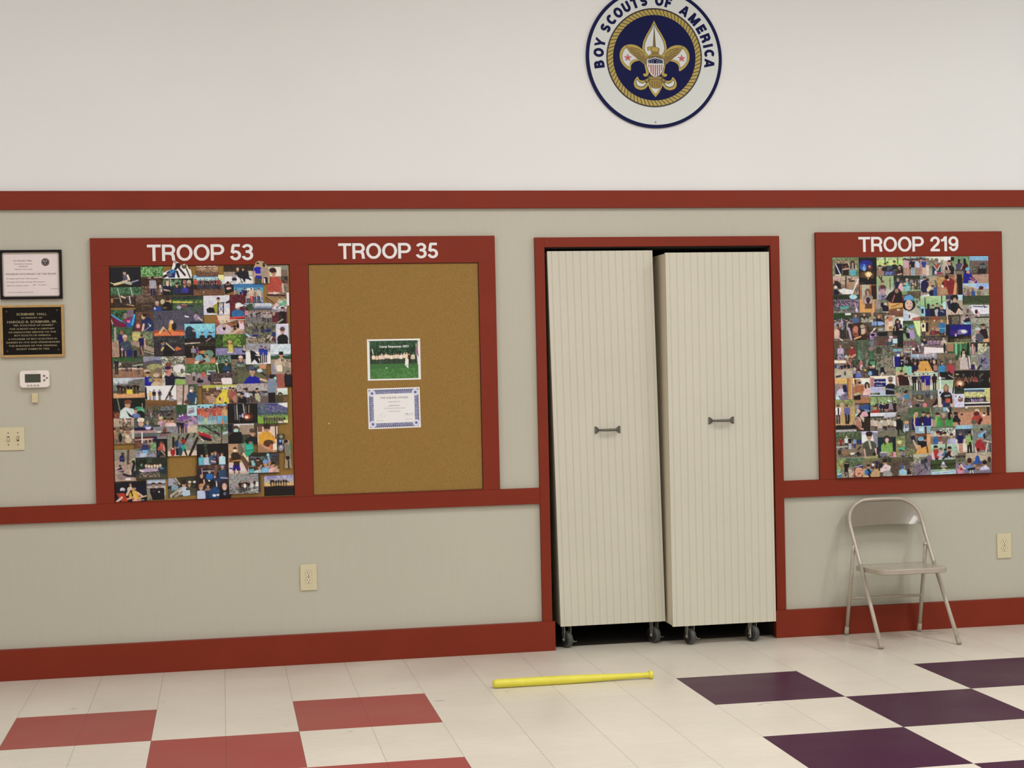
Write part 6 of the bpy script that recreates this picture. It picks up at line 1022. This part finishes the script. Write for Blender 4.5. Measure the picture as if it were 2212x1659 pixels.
wd, k_ = [], 0
for word, angs in (('BOY', (186.6, 175, 165.0)), ('SCOUTS', (149.3, 138.9, 128.9, 118.6, 109.0, 99.6)), ('OF', (83.2, 73.6)), ('AMERICA', (55.0, 42.0, 30.2, 20.4, 12.2, 4.3, -5.6))):
    bm = bmesh.new(); st = .265
    for ch_, ang in zip(word, angs):
        w = glyph(ch_, st)[0]; hgt, r0 = SR*.150, SR*.742
        a = math.radians(ang+.6); ux, uz = math.sin(a), -math.cos(a)            # baseline direction for letters read from inside
        def f(x, z):
            px = (x-w/2)*hgt*.98; pr = r0+z*hgt
            return (SX+pr*math.cos(a)+px*ux, SZ+pr*math.sin(a)+px*uz)
        for k, pts in enumerate(glyph(ch_, st)[1]): stroke(bm, pts, st, f, SY, SY-.0006-.00012*k, clamp=True)
    under(obj('lettering', bm, 'navy'), sg)['label'] = f'navy word {word} on the rim'
for px, py in ((1416, 264),):
    bm = bmesh.new(); p = at_wall(px, py, SY); lathe(bm, [(0, .005), (.002, .0045), (.003, .002)], (p.x, SY, p.z), (0, -1, 0), seg=14); under(obj('screw', bm, 'steel'), sg)

# ---------------------------------------------------------------- rolling storage cabinets
def make_cabinet(label, x0, x1, yf, z0, z1, shear, handle, wheels, notch=False):
    depth = .72; cx = (x0+x1)/2
    r = thing('storage_cabinet', label, 'cabinet', (cx, yf, 0), 'rolling storage cabinets')
    def sk(bm):
        for v in bm.verts: v.co.x += (v.co.z-z0)*shear
    bm = bmesh.new(); box(bm, x0+.0008, x1-.0008, yf+.0215, yf+depth, z0+.004, z1-.004, bev=.001); sk(bm); under(obj('carcass', bm, 'cabinet_edge'), r)
    # front: boards with a routed bead groove between them
    bm = bmesh.new(); prof = [(x0, yf)]; pitch = .0388; g, dp = .0030, .0024; x = x0+.022
    while x < x1-.012:
        prof += [(x-g, yf), (x-g*.25, yf+dp), (x+g*.25, yf+dp), (x+g, yf)]
        x += pitch
    prof.append((x1, yf))
    lo = [bm.verts.new((a, b, z0)) for a, b in prof]; hi_ = [bm.verts.new((a, b, z1)) for a, b in prof]
    lb = [bm.verts.new((x0, yf+.018, z0)), bm.verts.new((x1, yf+.018, z0))]; hb = [bm.verts.new((x0, yf+.018, z1)), bm.verts.new((x1, yf+.018, z1))]
    for k in range(len(prof)-1): bm.faces.new((lo[k], lo[k+1], hi_[k+1], hi_[k]))
    bm.faces.new((lb[0], hb[0], hb[1], lb[1])); bm.faces.new((lo[0], hi_[0], hb[0], lb[0])); bm.faces.new((lo[-1], lb[1], hb[1], hi_[-1]))
    bm.faces.new(lo + lb[::-1]); bm.faces.new(hi_[::-1] + hb)
    sk(bm); under(obj('front_panel', bm, 'cabinet'), r)
    # bow handle
    hx0, hx1, hz = handle; hw = .0115
    bm = bmesh.new()
    for c in (hx0+hw, hx1-hw):
        s_ = 1 if c < (hx0+hx1)/2 else -1
        P = [(-hw, -.019), (-hw*.2, -.019), (hw*.1, -.0165), (hw, -.008), (hw, .008), (hw*.1, .0165), (-hw*.2, .019), (-hw, .019)]
        slab(bm, [(c+s_*a, hz+b) for a, b in P], yf-.0002, yf-.0035)
    tube(bm, catmull([(hx0+.018, yf-.003, hz), (hx0+.026, yf-.021, hz), (hx0+.04, yf-.029, hz), ((hx0+hx1)/2, yf-.031, hz), (hx1-.04, yf-.029, hz), (hx1-.026, yf-.021, hz), (hx1-.018, yf-.003, hz)], 6),
         [.0055]*6+[.006]*6+[.0068]*6+[.0075]*7+[.0068]*6+[.006]*6, seg=10)
    h = under(obj('handle', bm, 'handle'), r)
    for c in (hx0+hw*.8, hx1-hw*.8):
        for dz in (.012, -.012):
            bm = bmesh.new(); lathe(bm, [(0, .0028), (.0012, .0022)], (c, yf-.0034, hz+dz), (0, -1, 0), seg=8); s_ = under(obj('screw', bm, 'slot'), r); s_.parent = h; s_.matrix_parent_inverse = h.matrix_parent_inverse.inverted() @ Matrix.Translation(r.location).inverted() if False else Matrix.Identity(4)
    # swivel casters
    R = .0455
    for wx, wy, rot, side in wheels:
        ca = bpy.data.objects.new('caster', None); COL.objects.link(ca); ca.location = (wx-cx, wy-yf, 0); ca.rotation_euler = (0, 0, math.radians(rot)); ca.parent = r
        ztop = z0+.006
        bm = bmesh.new(); lathe(bm, [(-.015, R*.79), (-.015, R-.007), (-.011, R-.0015), (0, R), (.011, R-.0015), (.015, R-.007), (.015, R*.79)], (0, 0, R), (1, 0, 0), seg=30); obj('wheel', bm, 'rubber', ca)
        bm = bmesh.new(); lathe(bm, [(-.0155, R*.3), (-.0162, R*.80), (.0162, R*.80), (.0155, R*.3)], (0, 0, R), (1, 0, 0), seg=24); obj('hub', bm, 'hub', ca)
        bm = bmesh.new()
        box(bm, -.032, .032, -.028, .036, ztop-.004, ztop)
        lathe(bm, [(0, .022), (.008, .02)], (0, .012, ztop-.012), (0, 0, 1), seg=18)
        for s_ in (-1, 1):
            P = [(.004, -.010), (.012, ztop-.012-R), (-.014, ztop-.012-R), (-.012, -.010)]
            A_ = [bm.verts.new((s_*.0190, a+.0, R+b)) for a, b in P]; B_ = [bm.verts.new((s_*.0225, a+.0, R+b)) for a, b in P]
            bm.faces.new(A_); bm.faces.new(B_)
            for k in range(4): bm.faces.new((A_[k], A_[(k+1) % 4], B_[(k+1) % 4], B_[k]))
        box(bm, -.020, .020, -.013, .013, ztop-.013, ztop-.010)
        obj('fork', bm, 'steel', ca)
        bm = bmesh.new(); lathe(bm, [(-.027, .0045), (-.026, .0065), (-.020, .0068), (.020, .0068), (.026, .0065), (.027, .0045)], (0, 0, R), (1, 0, 0), seg=10); obj('axle_bolt', bm, 'steel', ca)
        bm = bmesh.new(); tube(bm, [(side*.021, -.002, ztop-.02), (side*.025, -.008, R+.012), (side*.033, -.02, R-.016), (side*.048, -.026, R-.014)], .0028, seg=8, flat=1.6); obj('brake_lever', bm, 'steel', ca)
    return r
make_cabinet('tall cream beadboard cabinet on casters, left of the pair, leaning in its frame', 2.0690, 2.6470, -.022, .1235, 2.1235, -.0155, (2.2765, 2.4185, 1.166),
             [(2.112, .036, 24, 1), (2.597, .034, 26, 1), (2.125, .60, 0, 1), (2.58, .60, 0, 1)])
make_cabinet('tall cream beadboard cabinet on casters, right of the pair, standing further out', 2.660, 3.238, -.12, .108, 2.1035, 0, (2.879, 3.0225, 1.2025),
             [(2.768, -.068, 18, 1), (3.118, -.075, 26, -1), (2.72, .52, 0, 1), (3.17, .52, 0, 1)])

# ---------------------------------------------------------------- steel folding chair
ch = thing('folding_chair', 'taupe steel folding chair standing against the wall below the photo board', 'chair', (3.888, -.27, 0))
xl, xr, r_t = 3.676, 4.106, .0108
def ty(z): return -.507+.668*z if z < .60 else -.507+.668*.60+(z-.60)*.42
arch = [(xl+.004, ty(z), z) for z in (.40, .48, .56, .62)] + [(xl+.014, ty(.668), .668), (xl+.042, ty(.706), .706), (xl+.085, ty(.730), .730), (xl+.135, ty(.739), .739)]
arch = arch + [(xl+xr-x, y, z) for x, y, z in arch[::-1]]
bm = bmesh.new(); tube(bm, catmull(arch, 5), r_t, seg=14); under(obj('back_frame', bm, 'chair'), ch)
def leg(p, q, foot):
    bm = bmesh.new(); tube(bm, [p, tuple(Vector(p).lerp(Vector(q), .5)), q], r_t, seg=14); l = under(obj('leg', bm, 'chair'), ch)
    d = (Vector(q)-Vector(p)).normalized()
    bm = bmesh.new(); tube(bm, [Vector(q)-d*.045, Vector(q)-d*.012, Vector(q)+d*.0], [.0115, .0128, .0125], seg=14)
    for v in bm.verts: v.co.z = max(v.co.z, .0004)
    f = obj('rubber_foot', bm, 'chair_foot'); f.parent = l
    return l
leg((xl+.004, ty(.41), .41), (xl-.004, -.505, .004), 1); leg((xr-.004, ty(.41), .41), (xr+.003, -.505, .004), 1)
leg((xl-.003, -.166, .508), (3.669, -.048, .004), 1); leg((xr-.016, -.166, .508), (4.088, -.068, .004), 1)
bm = bmesh.new(); tube(bm, [(xl-.002, -.096, .208), (xr-.018, -.108, .208)], .0075, seg=10); under(obj('stretcher', bm, 'chair'), ch)
# seat: pressed steel pan with a rolled rim
bm = bmesh.new()
sx0, sx1, sy0, sy1 = xl+.016, xr-.016, -.472, -.105
def outline(ins, n=8):
    out = []
    for qx, qy, a, rad in ((sx1-ins, sy1-ins, 0, .045), (sx0+ins, sy1-ins, 90, .045), (sx0+ins, sy0+ins, 180, .075), (sx1-ins, sy0+ins, 270, .075)):
        rad = max(rad-ins*.6, .01); sx_ = -1 if a in (0, 270) else 1; sy_ = -1 if a in (0, 90) else 1
        for k in range(n):
            t = math.radians(a+90*k/(n-1)); out.append((qx+sx_*rad+rad*math.cos(t), qy+sy_*rad+rad*math.sin(t)))
    return out
def ring_v(ins, dz): return [bm.verts.new((x, y, .408-(y-sy0)*.045+dz)) for x, y in outline(ins)]
rs = [ring_v(.006, -.030), ring_v(.0, -.027), ring_v(.0, -.006), ring_v(.004, -.001), ring_v(.012, .0), ring_v(.045, -.006), ring_v(.1, -.010)]
for a, b in zip(rs, rs[1:]):
    for k in range(len(a)): bm.faces.new((a[k], a[(k+1) % len(a)], b[(k+1) % len(b)], b[k]))
bm.faces.new(rs[-1]); bm.faces.new(rs[0])
under(obj('seat', bm, 'chair', smooth=True), ch)
# back panel: curved sheet filling the arch
bm = bmesh.new(); NU, NV = 28, 14; grid = []
def half_width(z):                                           # inside of the arch at height z
    zz = [.58, .62, .668, .706, .728, .737]; ww = [.208, .207, .198, .171, .128, .082]
    return float(np.interp(z, zz, ww))
for j in range(NV+1):
    row = []
    for i in range(NU+1):
        u = -1+2*i/NU; zb = .598+.006*(1-u*u); z = zb+(.7345-zb)*(j/NV); hw = half_width(z)
        row.append(bm.verts.new(((xl+xr)/2+u*hw, ty(z)+.018*(1-u*u)*(1-.8*j/NV)-.002, z)))
    grid.append(row)
for j in range(NV):
    for i in range(NU): bm.faces.new((grid[j][i], grid[j][i+1], grid[j+1][i+1], grid[j+1][i]))
bmesh.ops.solidify(bm, geom=list(bm.faces), thickness=.004)
under(obj('backrest', bm, 'chair', smooth=True), ch)
for x, s_ in ((xl+.012, 1), (xr-.022, -1)):                   # pivot rivets
    bm = bmesh.new(); lathe(bm, [(-.010, .0055), (.010, .0055)], (x, -.170, .495), (1, 0, 0), seg=10); under(obj('rivet', bm, 'chair'), ch)

# ---------------------------------------------------------------- toy bat and scuffs on the floor
bm = bmesh.new(); Lb = .785; RB, RK = .0208, .0195
prof = [(0, .004), (.001, .011), (.005, .017), (.012, .0200), (.02, RB), (.30, RB), (.42, .0197), (.52, .0170), (.62, .0142), (.70, .0130), (.757, .0128), (.762, .0135), (.764, RK-.001), (.768, RK), (.778, RK), (.783, RK-.002), (.785, RK-.006)]
a = Vector((1.546, -.894, RB+.0003)); b = Vector((2.331, -.893, RK+.0003))
lathe(bm, prof, a, b-a, seg=32)
tag(obj('toy_bat', bm, 'bat', smooth=True), 'yellow plastic toy bat lying on the cream floor tiles', 'bat')

# rubber scuffs left on the tiles
bm = bmesh.new(); rs_ = random.Random(5)
def at_floor(px, py):
    d = CR*((px-1106)/FOCAL_PX) - CU*((py-829.5)/FOCAL_PX) + CF
    return Vector(CAM)+d*(-CAM[2]/d.z)
for px, py, n, sp, w in ((2008, 1366, 9, .05, .004), (1647, 1521, 2, .03, .005), (951, 1513, 2, .02, .006), (1094, 1494, 1, .01, .005), (353, 1517, 1, .015, .006), (158, 1531, 1, .012, .007), (902, 1484, 1, .006, .006), (847, 1487, 1, .006, .006), (757, 1580, 1, .02, .004)):
    c = at_floor(px, py)
    for k in range(n):
        a = rs_.uniform(-.5, .5); x, y = c.x+rs_.uniform(-sp, sp)*(n > 1), c.y+rs_.uniform(-sp, sp)*(n > 1); l = rs_.uniform(.5, 1)*sp+.004
        dx, dy = math.cos(a)*l, math.sin(a)*l; nx_, ny_ = -math.sin(a)*w/2, math.cos(a)*w/2
        bm.faces.new([bm.verts.new(p) for p in ((x-dx, y-dy, .0003), (x-dx*.2+nx_, y-dy*.2+ny_, .0003), (x+dx, y+dy, .0003), (x+dx*.2-nx_, y+dy*.2-ny_, .0003))])
struct(obj('floor_scuffs', bm, 'scuff'))
